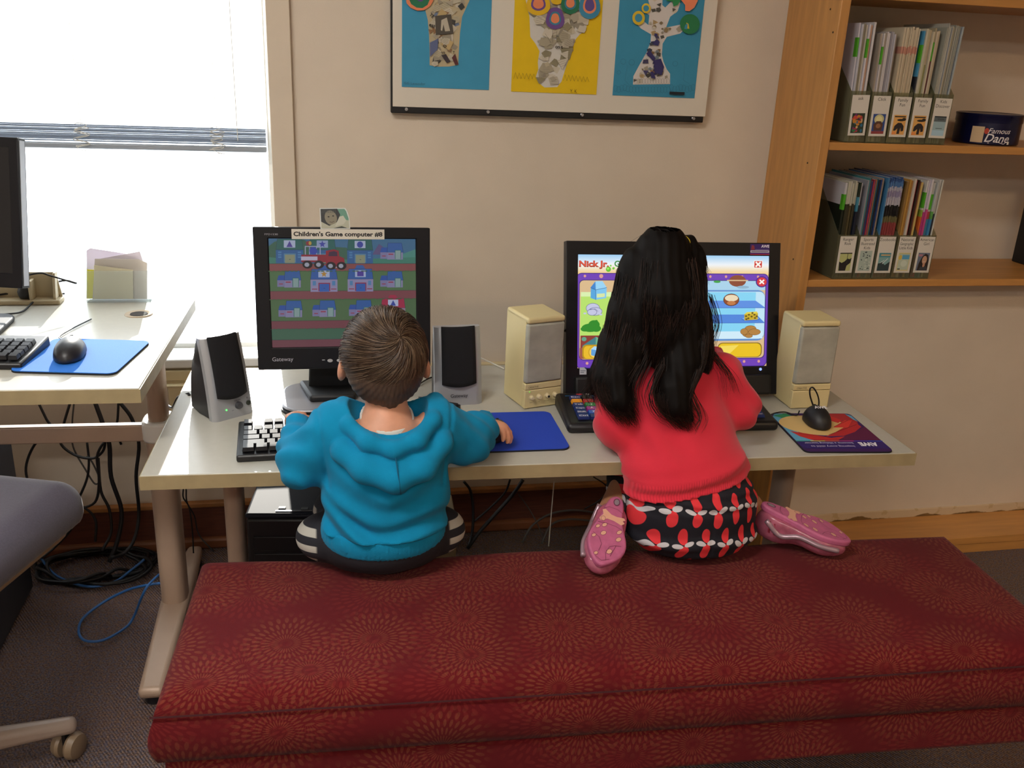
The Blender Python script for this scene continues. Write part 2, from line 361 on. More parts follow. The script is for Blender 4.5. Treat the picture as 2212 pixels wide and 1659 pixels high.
# ================================================================== venetian blind
def sl_mat():
    m = bpy.data.materials.new('blind_slat'); m.use_nodes = True; g = G(m)
    d = g.N.new('ShaderNodeBsdfDiffuse'); d.inputs[0].default_value = (.9, .92, .92, 1); t = g.N.new('ShaderNodeBsdfTranslucent'); t.inputs[0].default_value = (.95, .97, .97, 1)
    x = g.N.new('ShaderNodeMixShader'); x.inputs[0].default_value = .55; g.L.new(d.outputs[0], x.inputs[1]); g.L.new(t.outputs[0], x.inputs[2]); g.L.new(x.outputs[0], g.N['Material Output'].inputs[0]); return m
m_slat = sl_mat(); m_slat2 = mat('blind_aluminium', '#a9b0bb', .35, .3); m_cordw = mat('blind_cord', '#d5d2c8', .8)
BX0, BX1, BY = -1.70, -.132, YW+.045
bl = thing('venetian_blind', 'white venetian blind half raised in front of the bright window', 'blind', (0, BY, 1.13))
sl0 = None
def slat_mesh(wd=.025):
    mb = MB(); n = 4
    for i in range(n+1):
        t = i/n-.5; mb.v += [(BX0, t*wd, .003*(1-4*t*t)), (BX1, t*wd, .003*(1-4*t*t))]
    mb.f = [(2*i, 2*i+1, 2*i+3, 2*i+2) for i in range(n)]; return mb
z = .075
for i in range(46):
    if sl0 is None: sl0 = slat_mesh().build('slat', m_slat, bl, smooth=True); s = sl0
    else: s = sl0.copy(); C.objects.link(s); s.parent = bl
    s.location = (0, 0, z); s.rotation_euler = (math.radians(62), 0, 0); z += .0205
sl1 = None
for i in range(11):     # the slats stacked on the bottom rail
    if sl1 is None: sl1 = slat_mesh().build('slat', m_slat2, bl, smooth=True); s = sl1
    else: s = sl1.copy(); C.objects.link(s); s.parent = bl
    s.location = (0, 0, .018+i*.0042+random.uniform(-.0006, .0006)); s.rotation_euler = (random.uniform(-.03, .03), 0, 0)
MB().box(BX0, BX1, -.0125, .0125, 0, .014).build('bottom_rail', mat('blind_rail', '#9aa2ac', .4, .2), bl, bevel=.003)
MB().box(BX0, BX1, -.02, .02, 1.02, 1.06).build('head_rail', m_white, bl)
for px_ in (180, 470):
    x = aty(px_, 290, BY).x
    MB().tube([(x, -.014, .06), (x-.004, -.014, 1.02)], .0007, 5).build('ladder_cord', m_cordw, bl)
    pts = []
    for k in range(30): pts.append((x+.018*math.sin(k*1.9+px_)*(1-.2*math.sin(k)), -.016-.004*abs(math.sin(k*2.3)), .06-.0021*k+.006*math.sin(k*1.3)))
    MB().tube(bez(pts, 4), .0008, 5).build('cord_loops', m_cordw, bl, smooth=True)
a = aty(515, 325, BY-.02)
MB().tube([(a.x, -.02, .03), (a.x-.006, -.02, 1.02)], .0011, 5).build('pull_cord', m_cordw, bl)
a = aty(574, 0, BY); MB().tube([(BX1+.006, -.006, -.02), (BX1+.004, -.006, 1.02)], .0012, 5).build('tilt_wand', m_cordw, bl)

# ================================================================== desks
m_lam = mat('desk_laminate', '#b9b6ab', .28, var=.02, vscale=60, bump=.06, bscale=500)
m_edge = mat('desk_edge', '#a3936f', .5, var=.08, vscale=25)
m_leg = mat('desk_leg_metal', '#b39a86', .42, .15, var=.04, vscale=10)
m_blkp = mat('black_plastic', '#15151a', .42)
ZK, ZL = .63, .765
A = atz(302, 1028, ZK); B = atz(1979, 978, ZK); TH = math.atan2(B.y-A.y, B.x-A.x); DW = (B-A).length; DD = .618
def desk_leg(par, x, depth, z_top, sp=.72):
    yl = depth*.52
    foot = MB().add([(x-.028, .02, .022), (x+.028, .02, .022), (x+.028, .02, .05), (x-.028, .02, .05), (x-.034, yl, .022), (x+.034, yl, .022), (x+.034, yl, .085), (x-.034, yl, .085), (x-.02, depth-.02, .022), (x+.02, depth-.02, .022), (x+.02, depth-.02, .05), (x-.02, depth-.02, .05)],
        [(0, 1, 2, 3), (0, 4, 5, 1), (1, 5, 6, 2), (2, 6, 7, 3), (3, 7, 4, 0), (4, 8, 9, 5), (5, 9, 10, 6), (6, 10, 11, 7), (7, 11, 8, 4), (11, 10, 9, 8)]).build('foot', m_leg, par, bevel=.012, seg=3)
    for yy in (.05, depth-.05): MB().lathe([(.018, 0), (.02, .004), (.018, .024)], 14, Matrix.Translation((x, yy, 0))).build('glide', m_blkp, foot)
    MB().add(*oval(x, yl, .031, .042, .07, z_top*sp)).build('lower_column', m_leg, par, smooth='auto')
    MB().add(*oval(x, yl, .022, .032, z_top*(sp-.01), z_top)).build('upper_column', m_leg, par, smooth='auto')
    MB().add(*oval(x, yl, .037, .048, z_top*(sp-.02), z_top*(sp-.02)+.05)).build('collar', mat('collar_plastic', '#e2ddd4', .4), par, bevel=.006)
def oval(x, y, rx, ry, z0, z1, n=24):
    v = [(x+rx*math.copysign(abs(math.cos(t))**.7, math.cos(t)), y+ry*math.copysign(abs(math.sin(t))**.7, math.sin(t)), z) for z in (z0, z1) for t in (2*PI*i/n for i in range(n))]
    return v, [tuple(range(n))[::-1], tuple(range(n, 2*n))]+[(i, (i+1) % n, n+(i+1) % n, n+i) for i in range(n)]
desk = thing('computer_desk', 'long grey laminate computer desk that the two children sit at', 'desk', (A.x, A.y, 0), TH)
t = MB().box(0, DW, 0, DD, ZK-.03, ZK).build('desk_top', m_lam, desk, bevel=.002)
MB().box(-.0015, DW+.0015, -.0015, .0, ZK-.0295, ZK-.0015).box(-.0015, 0, 0, DD, ZK-.0295, ZK-.0015).box(DW, DW+.0015, 0, DD, ZK-.0295, ZK-.0015).build('edge_band', m_edge, t)
xl = (aty(498, 1100, A.y+.33)-A).x; xr = (aty(1656, 1035, A.y+.33)-A).x
for x in (xl, xr): desk_leg(desk, x, DD, ZK-.03, .27)
MB().box(xl, xr, DD*.52-.012, DD*.52+.012, ZK-.075, ZK-.035).build('crossbar', m_leg, desk, bevel=.004)
A2 = atz(301, 839, ZL)
LD = 2.45-A2.y
ldesk = thing('computer_desk', 'higher grey desk under the window with a blue mouse pad', 'desk', (A2.x, A2.y, 0), math.radians(-2))
t = MB().box(-1.5, 0, 0, LD, ZL-.03, ZL).build('desk_top', m_lam, ldesk, bevel=.002)
MB().box(-1.5, .0015, -.0015, .0, ZL-.0295, ZL-.0015).box(0, .0015, 0, LD, ZL-.0295, ZL-.0015).build('edge_band', m_edge, t)
xl2 = -.045
desk_leg(ldesk, xl2, LD, ZL-.03); desk_leg(ldesk, -1.45, LD, ZL-.03)
MB().box(-1.45, xl2, LD*.52-.012, LD*.52+.012, ZL*.70-.028, ZL*.70+.014).build('crossbar', m_leg, ldesk, bevel=.004)
a = atz(300, 679, ZL)
MB().lathe([(.021, 0), (.024, .002), (.031, .003), (.033, .001), (.033, 0)], 24, Matrix.Translation((a.x, a.y, ZL))).build('grommet', mat('grommet', '#b3a189', .5), t, smooth='auto', world=True)
MB().lathe([(.02, 0), (.02, .0022)], 20, Matrix.Translation((a.x, a.y, ZL))).build('grommet_hole', mat('dark_hole', '#2a2018', .8), t, world=True)

# ================================================================== bookcase
m_oak = mat('shelf_maple', '#c08a4e', .42, var=.12, vscale=9, stretch=(6, 6, .6)); m_oakh = mat('shelf_maple_long', '#c48c4c', .4, var=.1, vscale=9, stretch=(.6, 6, 6))
FY = YW-.28; BXL, BXR = 1.272, 2.32
bc = thing('bookcase', 'open maple bookcase holding magazine files by the wall', 'bookcase', (BXL, FY, 0))
for x0 in (0, BXR-BXL-.002): 
    sp = MB().box(x0, x0+.026, 0, .279, 0, 2.05).build('side_panel', m_oak, bc, bevel=.002)
    if x0 == 0:
        for (px_, py_) in ((1795, 20), (1748, 352), (1822, 72), (1738, 560)):
            p = aty(px_, py_, FY+.05); MB().lathe([(.0025, 0), (.0025, .001)], 8, Matrix.Translation((0, .05 if px_ < 1800 else .02, p.z)) @ rotm(0, -PI/2)).build('peg_hole', mat('dark_hole', '#2a2018', .8), sp)
SH = [1.222, .857, 1.588, 1.95]
SHW = BXR-BXL-.028
for zt in SH: MB().box(.027, SHW, .004, .276, zt-.02, zt).build('shelf', m_oakh, bc, bevel=.0015)
pf = atz(2150, 1190, 0).y
MB().box(.027, SHW, pf-FY, yc-FY-.002, .03, .055).build('bottom_shelf', m_oakh, bc, bevel=.002)
MB().box(.027, SHW, pf-FY+.002, pf-FY+.022, 0, .03).build('plinth', m_oakh, bc, bevel=.001)

# ================================================================== the bench
mbn = mat('bench_fabric', '#7c1f25', .9, sheen=.04, spec=.2); g = G(mbn); ob = g.obj(); p = g.xyz(ob)
u = p[0]; v = g.m('ADD', p[1], p[2]); uv = g.comb(u, v)
def burst(off, sc):
    mp = g.N.new('ShaderNodeMapping'); mp.inputs['Location'].default_value = (off[0], off[1], 0); mp.inputs['Scale'].default_value = (sc, sc, sc); g.L.new(uv, mp.inputs[0])
    vo = g.N.new('ShaderNodeTexVoronoi'); vo.voronoi_dimensions = '2D'; vo.inputs['Scale'].default_value = 1; vo.inputs['Randomness'].default_value = .75; g.L.new(mp.outputs[0], vo.inputs['Vector'])
    q = g.N.new('ShaderNodeVectorMath'); q.operation = 'SUBTRACT'; g.L.new(mp.outputs[0], q.inputs[0]); g.L.new(vo.outputs['Position'], q.inputs[1]); e = g.xyz(q.outputs[0])
    r = vo.outputs['Distance']; ang = g.m('DIVIDE', g.m('ARCTAN2', e[1], e[0]), 2*PI)
    k = g.m('MULTIPLY', g.m('POWER', r, .85), 9.); ring = g.m('FLOOR', k); fr = g.m('SUBTRACT', g.m('FRACT', k), .5)
    fa = g.m('SUBTRACT', g.m('FRACT', g.m('ADD', g.m('MULTIPLY', ang, 30.), g.m('MULTIPLY', ring, .43))), .5)
    dd = g.m('ADD', g.m('POWER', g.m('ABSOLUTE', g.m('DIVIDE', fr, .47)), 2.), g.m('POWER', g.m('ABSOLUTE', g.m('DIVIDE', fa, .25)), 2.))
    pet = g.m('SUBTRACT', 1., g.step(dd, .95, .5)); fade = g.m('MULTIPLY', g.m('SUBTRACT', 1., g.step(r, .50, .2)), g.step(r, .06, .06))
    return g.m('MULTIPLY', pet, fade)
b1 = burst((.2, .1), 6.6); b2 = burst((.7, .55), 6.0)
pat = g.m('MAXIMUM', b1, g.m('MULTIPLY', b2, .7)); wv = g.noise(ob, 900, 2.)
cl = g.mix(g.m('MULTIPLY', b2, .55), lin('#5e0e15'), lin('#7a2422')); cl = g.mix(g.m('MULTIPLY', b1, g.m('MULTIPLY_ADD', wv, .8, -.08)), cl, lin('#925838')); cl = g.mix(g.m('MULTIPLY', wv, .25), cl, lin('#3a0910'))
g.L.new(cl, g.b.inputs['Base Color']); g.bump(wv, .35, .002)
ZB = .46
LB = atz(430, 1192, ZB); RB = atz(2030, 1138, ZB); BTH = math.atan2(RB.y-LB.y, RB.x-LB.x); BW = (RB-LB).length+.02; BD = .428
bench = thing('padded_bench', 'long padded bench in dark red flower-patterned fabric', 'bench', (LB.x, LB.y, 0), BTH)
# cushion: a rounded slab whose top swells a little and dips under the children
def cushion(x0, x1, y0, y1, z0, z1, dips=()):
    nx, ny = 120, 44; V = []; F = []; R = .035
    def prof(s_, L): return min(s_, L-s_)
    def zt(x, y):
        e = min(prof(x-x0, x1-x0), prof(y-y0, y1-y0)); e = max(e, 0); h = z1+.012*math.sin(PI*min(1, e/.2)/2)-.012
        if e < R: h -= R-math.sqrt(max(0, R*R-(R-e)**2))
        for cx, cy, rx, ry, dp in dips: h -= dp*math.exp(-((x-cx)/rx)**2-((y-cy)/ry)**2)
        return h
    def sp(i, n, a, b):   # finer near the ends
        t = i/n; t = .5-.5*math.cos(PI*t)*(.55+.45*abs(math.cos(PI*t))); return a+(b-a)*t
    for j in range(ny+1):
        for i in range(nx+1): x = sp(i, nx, x0, x1); y = sp(j, ny, y0, y1); V.append((x, y, zt(x, y)))
    for j in range(ny):
        for i in range(nx): a = j*(nx+1)+i; F.append((a, a+1, a+nx+2, a+nx+1))
    rim = [i for i in range(nx+1)]+[(j)*(nx+1)+nx for j in range(1, ny+1)]+[ny*(nx+1)+i for i in range(nx-1, -1, -1)]+[j*(nx+1) for j in range(ny-1, 0, -1)]
    prev = rim; cx, cy = (x0+x1)/2, (y0+y1)/2; H = z1-R-.012-z0
    for k in range(1, 7):
        t = k/6; bul = .010*math.sin(PI*t); cur = []
        for q in rim: x, y, zz = V[q]; d = Vector((x-cx, y-cy)); nx_ = (1 if x >= x1-1e-5 else -1 if x <= x0+1e-5 else 0); ny_ = (1 if y >= y1-1e-5 else -1 if y <= y0+1e-5 else 0); cur.append(len(V)); V.append((x+nx_*bul, y+ny_*bul, zz-t*(zz-z0)))
        n = len(rim); F += [(prev[i], cur[i], cur[(i+1) % n], prev[(i+1) % n]) for i in range(n)]; prev = cur
    F.append(tuple(prev)); mb = MB(); mb.v = V; mb.f = F; return mb
Mi = wm(bench).inverted()
bp = Mi @ atz(830, 1215, ZB); gp = Mi @ atz(1500, 1190, ZB)
cu = cushion(0, BW, -BD, 0, ZB-.13, ZB, ((bp.x, bp.y+.05, .16, .12, .012), (gp.x, gp.y+.04, .16, .12, .010)))
cu.build('cushion', mbn, bench, smooth=True)
m_seam = mat('bench_seam', '#3d0d13', .9)
MB().tube([(-.004, -BD-.004, ZB-.040), (BW*.5, -BD-.005, ZB-.041), (BW+.004, -BD-.004, ZB-.040)], .0016, 5).build('seam', m_seam, bench)
MB().box(.006, BW-.006, -BD+.006, -.006, .235, ZB-.133).build('base', mbn, bench, bevel=.012, seg=3)
for x in (.30, BW-.42):
    for y in (-BD+.32, -.05): MB().box(x-.025, x+.025, y-.025, y+.025, 0, .236).build('leg', mat('bench_leg', '#2a1a12', .5), bench)
# ================================================================== monitors
m_blk = mat('monitor_black', '#0e0e14', .42, bump=.05, bscale=900, spec=.3); m_blk2 = mat('matt_black', '#0d0d10', .55); m_silver = mat('silver_plastic', '#a9abb0', .35, .35)
m_btn = mat('button_grey', '#a9a9ad', .4); m_paper = mat('paper_white', '#e4dfd4', .8)
m_print = colmat('print', 0, .75); m_gloss = colmat('glossy_print', 0, .35); m_scr = colmat('screen_picture', 1.0, .35); m_scr1 = colmat('dim_screen_picture', .62, .4)
def bezel(w, h, x0, x1, y0, y1, t, rec):      # panel in xy, front at z=0, thickness t behind, screen hole recessed by rec
    v = [(0, 0, 0), (w, 0, 0), (w, h, 0), (0, h, 0), (x0, y0, 0), (x1, y0, 0), (x1, y1, 0), (x0, y1, 0), (x0, y0, -rec), (x1, y0, -rec), (x1, y1, -rec), (x0, y1, -rec),
         (0, 0, -t), (w, 0, -t), (w, h, -t), (0, h, -t)]
    f = [(i, (i+1) % 4, 4+(i+1) % 4, 4+i) for i in range(4)]+[(4+i, 4+(i+1) % 4, 8+(i+1) % 4, 8+i) for i in range(4)]+[(8, 9, 10, 11), (15, 14, 13, 12)]+[((i+1) % 4, i, 12+i, 12+(i+1) % 4) for i in range(4)]
    mb = MB(); mb.v = v; mb.f = f; return mb
# --- the black monitor with the street game
TL = aty(543, 490, 1.985); TR = aty(927, 494, 1.985); BL = aty(558, 800, 1.94)
gw, gh = (TR-TL).length, (TL-BL).length; uy = (TL-BL); ux = Vector((1, 0, 0))
Pm = frame(BL, ux, uy)
base = atz(690, 878, ZK)
mon = thing('monitor', 'black square computer monitor showing a cartoon street of blue-roofed houses', 'monitor', (base.x+.03, base.y+.04, ZK))
Q = wm(mon).inverted() @ Pm
def loc(px, py): p = Pm.inverted() @ aty(px, py, 1.965); return p.x, p.y
sx0, sx1, sy0, sy1 = .0305, gw-.0305, .048, .048+.2335
o = bezel(gw, gh, sx0, sx1, sy0, sy1, .028, .004); o.v = [tuple(Q @ Vector(p)) for p in o.v]; pan = o.build('panel', m_blk, mon, bevel=.004, seg=2)
sb = MB().box(.05, gw-.05, .05, gh-.04, -.065, -.027, Q).build('back_shell', m_blk2, mon, bevel=.02, seg=3)
st = MB().prism([(-.055, .0), (.055, .0), (.05, .09), (-.05, .09)], -.015, .02, rotm(PI/2) @ Matrix.Translation((0, 0, -.035))).build('neck', m_blk2, mon, bevel=.004)
MB().prism(rrect(-.115, .115, -.10, .09, .05, 6), 0, .006).build('base_rim', m_blk2, mon)
MB().prism(rrect(-.112, .112, -.097, .087, .05, 6), .006, .014).build('base_plate', mat('base_grey', '#8d8d92', .3, .3), mon, bevel=.004)
MB().prism([(-.05, -.05), (.05, -.05), (.075, .06), (-.075, .06)], .013, .03).build('neck_foot', m_blk2, mon, bevel=.006)
sw, sh = sx1-sx0, sy1-sy0
P = Print()
def S(zx, zy): v = (zy-372)/868; left = 278+30*v; return ((zx-left)/(1470-left)*sw, (1-v)*sh)
def SP(col, *pts): P.poly([S(a, b) for a, b in pts], col)
def SR(col, x0, y0, x1, y1): SP(col, (x0, y1), (x1, y1), (x1, y0), (x0, y0))
P.rect(0, sw, 0, sh, '#3c6b8f')
SP('#35604f', (278, 520), (278, 440), (330, 400), (420, 380), (560, 384), (700, 470), (790, 440), (900, 445), (960, 520), (1470, 560), (1470, 578), (278, 578))
SP('#4a8a80', (1120, 575), (1200, 500), (1290, 520), (1470, 455), (1470, 578), (1120, 578)); SP('#5a4f7c', (1110, 500), (1165, 415), (1200, 440), (1230, 500))
SP('#3d7c6c', (278, 578), (278, 520), (420, 535), (640, 515), (900, 540), (1470, 520), (1470, 578))
for y0, y1, c_ in ((572, 632, '#84494b'), (632, 788, '#4e6f4a'), (788, 856, '#7b444c'), (856, 1026, '#4c6a47'), (1026, 1092, '#743f49'), (1092, 1178, '#3d6450'), (1178, 1240, '#6f3f4a')):
    SR(c_, 278, y0, 1472, y1); P.line([S(278, y0), S(1470, y0)], .0007, '#2c2f3a')
def barn(x, y, w_, h_, roof, wall, door, sign, shp, shc, top=True, win='#4d80b0'):
    SR(wall, x, y+h_*.42, x+w_, y+h_); SP(roof, (x, y+h_*.45), (x+w_*.05, y), (x+w_*.95, y), (x+w_, y+h_*.45))
    if top: SP(roof, (x+w_*.28, y), (x+w_*.36, y-h_*.16), (x+w_*.60, y-h_*.16), (x+w_*.7, y))
    P.line([S(x, y+h_*.45), S(x+w_*.05, y), S(x+w_*.95, y), S(x+w_, y+h_*.45), S(x, y+h_*.45)], .0006, '#20304f')
    SR(sign, x+w_*.29, y+h_*.06, x+w_*.71, y+h_*.36); cx, cy = x+w_*.5, y+h_*.215; r = h_*.12
    pts = {'tri': [(cx-r*1.1, cy+r), (cx+r*1.1, cy+r), (cx, cy-r*1.1)], 'sq': [(cx-r*1.2, cy+r*.9), (cx+r*1.2, cy+r*.9), (cx+r*1.2, cy-r*.9), (cx-r*1.2, cy-r*.9)],
           'star': [(cx+(r*1.3 if k % 2 == 0 else r*.55)*math.sin(k*PI/5), cy-(r*1.3 if k % 2 == 0 else r*.55)*math.cos(k*PI/5)) for k in range(10)],
           'circ': [(cx+r*1.1*math.cos(k*.4), cy+r*1.1*math.sin(k*.4)) for k in range(16)]}[shp]
    SP(shc, *pts); SR('#8a3052' if top else '#55819c', x+w_*.29, y+h_*.60, x+w_*.73, y+h_*.97); SR(door, x+w_*.33, y+h_*.65, x+w_*.69, y+h_*.99)
    SR('#24344a', x+w_*.48, y+h_*.83, x+w_*.54, y+h_*.85)
    for k in (.08, .80):
        for j in range(3 if not top else 1):
            SR(win, x+w_*k, y+h_*(.52+.1*j), x+w_*(k+.12), y+h_*((.58 if not top else .72)+.1*j))
    if top:
        for k in (.05, .76): SR('#93304c', x+w_*k, y+h_*.86, x+w_*(k+.2), y+h_*.90)
barn(340, 378, 215, 190, '#23605c', '#2a5d94', '#8a8f74', '#aab4d0', 'tri', '#4a3d93', False)
barn(600, 378, 215, 190, '#23605c', '#2a5d94', '#8a8f74', '#8c9cc0', 'star', '#3a41a0', False)
barn(907, 380, 208, 190, '#23605c', '#2a5d94', '#8a8f74', '#aab4d0', 'circ', '#2f3f9c', False)
barn(612, 615, 215, 180, '#2c5aa2', '#8d88ae', '#2b5cae', '#a4b2d2', 'star', '#b18434'); barn(909, 613, 207, 182, '#2c5aa2', '#8d88ae', '#2b5cae', '#a4b2d2', 'sq', '#4a3896')
barn(1178, 852, 200, 175, '#a22b4b', '#8f7a92', '#a3455e', '#b4bddb', 'tri', '#34489e')
def house(x, y):
    SR('#8682a8', x+55, y+72, x+185, y+132); SR('#7a77a0', x, y+72, x+58, y+126); SP('#2c5ca0', (x+55, y+74), (x+62, y), (x+176, y), (x+188, y+74)); SP('#2450a0', (x-2, y+74), (x+10, y+36), (x+60, y+36), (x+60, y+74))
    P.line([S(x+55, y+74), S(x+62, y), S(x+176, y), S(x+188, y+74), S(x+55, y+74)], .0006, '#1d2c52')
    SR('#2e7064', x+119, y+56, x+170, y+128); SR('#86a0a0', x+124, y+60, x+165, y+128); SR('#96304a', x+66, y+85, x+106, y+94); SR('#96304a', x+14, y+100, x+44, y+107)
for x, y in ((1176, 407), (350, 627), (1174, 631), (359, 864), (626, 864), (918, 864)): house(x, y)
# the red toy lorry with its rack of shapes
SR('#8a2136', 540, 500, 745, 560); SP('#8f1f33', (735, 585), (735, 470), (800, 458), (838, 470), (842, 512), (882, 528), (890, 600), (735, 598)); SP('#3a2440', (756, 512), (760, 480), (800, 472), (826, 480), (828, 512))
SR('#b8b4cc', 538, 515, 668, 545); P.line([S(572, 498), S(572, 436), S(690, 436), S(690, 498)], .0018, '#a6a8c6'); P.line([S(605, 498), S(605, 436)], .0013, '#a6a8c6'); P.line([S(660, 498), S(660, 436)], .0013, '#a6a8c6')
P.ell(*S(635, 470), .008, .008, '#2a42a6'); P.ell(*S(600, 412), .006, .005, '#8a2a3a'); P.ell(*S(610, 410), .003, .004, '#b59a40'); P.line([S(755, 600), S(890, 598)], .0022, '#aab0c4')
for x, y in ((588, 578), (680, 578), (776, 588), (860, 588)): P.ell(*S(x, y), .0105, .0085, '#15151f'); P.ell(*S(x-4, y+1), .005, .0045, '#9fa3b4')
for i in range(34):
    x = 290+i*35
    for y in (632, 856, 1092): P.ell(*S(x+7*math.sin(i*3.1), y-2), .004, .0012, '#41603f' if y < 1000 else '#375c4a', 8)
scr = P.build('screen', m_scr1, mon, Q @ Matrix.Translation((sx0, sy0, -.0036)))
P = Print(); P.text('Gateway', .030, .019, .0125, '#a7a7b2'); P.text('FPD1530', .024, gh-.017, .0055, '#9a9aa2', width=.027); P.build('lettering', m_print, pan, Q @ Matrix.Translation((0, 0, .0003)))
MB().box(.135, .141, .019, .0205, 0, .002, Q).build('indicator', m_btn, pan)
for x in (.152, .172, .192, .212): MB().lathe([(.0058, 0), (.0058, .002), (.005, .0028)], 16, Q @ Matrix.Translation((x, .018, 0)) @ Matrix.Diagonal((1, .62, 1, 1))).build('button', m_btn, pan)
# taped strip and photo card on its top edge
a = Pm.inverted() @ aty(731, 506, 1.982)
P = Print(); P.rect(-.097, .097, -.0105, .0105, '#cfc9bd'); P.text("Children's Game computer #8", 0, -.004, .0125, '#17151a', bold=.035, width=.186, align='c')
lab = tag(P.build('name_strip', m_print, None, Pm @ Matrix.Translation((a.x, a.y, .0012))), 'paper strip reading Children’s Game computer #8 on monitor frame', 'label')
md = lab.modifiers.new('t', 'SOLIDIFY'); md.thickness = .0002; md.offset = -1
a = Pm.inverted() @ aty(724, 494, 1.982); P = Print()
P.poly([(-.0305, 0), (.0315, 0), (.031, .022), (.0265, .039), (.023, .044), (-.0305, .0445)], '#c9cdc9'); P.poly([(-.0285, .002), (.0295, .002), (.029, .022), (.0245, .0375), (.021, .042), (-.0285, .0425)], '#5f8f7c')
P.poly([(-.0285, .0425), (-.0285, .006), (-.015, .002), (.002, .010), (.012, .030), (.006, .0425)], '#25292c'); P.ell(-.008, .024, .0125, .0155, '#7f7a68', 20, .3); P.poly([(-.0285, .016), (-.012, .007), (.0, .012), (.012, .020), (.0295, .018), (.0295, .002), (-.0285, .002)], '#a9aa97')
P.poly([(-.004, .002), (.014, .006), (.026, .002)], '#2d3330'); P.poly([(.0, .006), (.010, .026), (.018, .028), (.024, .018), (.018, .010)], '#b8b9aa'); P.ell(-.0125, .026, .0022, .0013, '#15171a', 10); P.ell(-.003, .0275, .0022, .0013, '#15171a', 10); P.line([(-.0105, .0155), (-.006, .0142), (-.0015, .0165)], .0011, '#4b3b38')
for k in range(9): P.line([(-.022+.003*k, .042), (-.026+.0035*k, .034)], .001, '#3b4040')
ph = tag(P.build('photo_card', m_gloss, None, Pm @ Matrix.Translation((a.x, a.y-.001, .0016)) @ rotm(-.06, 0, .02)), 'small photo card of a child standing on top of the monitor', 'photo card')
md = ph.modifiers.new('t', 'SOLIDIFY'); md.thickness = .0004; md.offset = -1

# --- the wide all-in-one monitor
TL = aty(1215, 524, 2.05); TR = aty(1675, 525, 2.05); BR = aty(1676, 868, 1.955)
aw = (TR-TL).length; BR.z = max(BR.z, ZK+.011); BLx = BR-Vector((aw, 0, 0)); BLx.y += .018
Pa = frame(BLx, (BR-BLx), TR-BR); ah = (TR-BR).length
aio = thing('monitor', 'wide black all-in-one computer showing a purple-framed fridge game', 'monitor', (BLx.x+aw/2, BLx.y+.06, ZK))
Q = wm(aio).inverted() @ Pa
ax0, ax1, ay1 = .028, aw-.028, ah-.031; ay0 = ay1-(ax1-ax0)*.562
mbz = bezel(aw, ah, ax0, ax1, ay0, ay1, .03, .003); mbz.v = [tuple(Q @ Vector(p)) for p in mbz.v]
apan = mbz.build('panel', m_blk, aio, bevel=.012, seg=3)
MB().box(.02, aw-.02, -.012+.012, .05, -.004, .012, Q).build('speaker_bar', m_blk2, aio, bevel=.006, seg=3)
MB().box(.10, aw-.10, .05, ah-.08, -.065, -.029, Q).build('back_shell', m_blk2, aio, bevel=.02, seg=3)
for x in (.09, aw-.09): MB().box(x-.02, x+.02, .04, .17, -.10, -.08, Q).build('stand_leg', m_blk2, aio, bevel=.005)
MB().box(.09, aw-.09, .09, .11, -.10, -.07, Q).build('stand_bar', m_blk2, aio)
aw_, ah_ = ax1-ax0, ay1-ay0
P = Print()
def S(zx, zy): v = (zy-308)/766; left = 197+11*v; right = 1527+13*v; return ((zx-left)/(right-left)*aw_, (1-v)*ah_)
P.rect(0, aw_, 0, ah_, '#e8c287')
for k in range(14):
    t = k/13; c1, c2 = Vector((.62, .80, .94)), Vector((.94, .80, .55)); m_ = Vector((.93, .95, .97)); cc = c1.lerp(m_, t*2) if t < .5 else m_.lerp(c2, t*2-1)
    SR(tuple(x**2.2 for x in cc), 190, 308+k*9.2, 1545, 308+(k+1)*9.2)
u0 = S(208, 388); P.text('Nick Jr.', u0[0]-.0006, u0[1]-.0008, .0195, '#7a1a10', bold=.05, width=.0725); P.text('Nick Jr.', u0[0], u0[1], .0190, '#e2523a', bold=.02, width=.071)
u0 = S(445, 388); P.text('Games', u0[0], u0[1], .0190, '#2f8a3c', bold=.03); 
for x, y, r in ((405, 407, .0062), (439, 400, .003), (420, 383, .002)): P.ell(*S(x, y), r, r, '#63c22d'); P.ell(*S(x-3, y-4), r*.5, r*.4, '#a5ec6a')
def rr(col, x0, y0, x1, y1, r): a, b = S(x0, y1), S(x1, y0); P.poly(rrect(a[0], b[0], a[1], b[1], r, 4), col)
rr('#3b1f86', 200, 432, 1528, 1076, .012); rr('#6d3fb4', 203, 437, 1524, 1070, .011)
for x in (247, 357, 465, 580, 690, 800, 905, 1010, 1112, 1223, 1338, 1452): P.ell(*S(x, 453), .0032 if x != 357 else .005, .0032 if x != 357 else .005, '#d99a90', 10)
for x in (274, 400, 1375, 1481): P.ell(*S(x, 1040), .0035, .0035, '#d99a90', 10)
rr('#2a1b66', 216, 478, 1512, 1018, .011); rr('#d9b98d', 220, 482, 1507, 1014, .010)
SR('#b7e06d', 222, 572, 520, 852); SR('#d8efb0', 222, 560, 520, 590); SR('#8a3b33', 226, 852, 520, 935); 
SP('#3f7f86', (240, 920), (330, 860), (330, 935), (240, 935)); SP('#6fae8c', (330, 860), (400, 900), (400, 935), (330, 935)); P.ell(*S(250, 876), .006, .005, '#5f9f86'); SR('#9b5548', 222, 935, 520, 1010)
rr('#b89018', 240, 914, 560, 1012, .010); rr('#e7b92a', 250, 922, 560, 1008, .009); P.ell(*S(330, 965), .018, .016, '#cfa22a'); P.ell(*S(330, 965), .015, .0135, '#f0cf5c')
SP('#5e9fd6', (300, 985), (300, 945), (355, 955), (355, 1000)); SP('#a9d6f4', (300, 945), (320, 925), (355, 930), (355, 955))
SP('#6c3fb5', (462, 480), (700, 480), (700, 560), (462, 560))
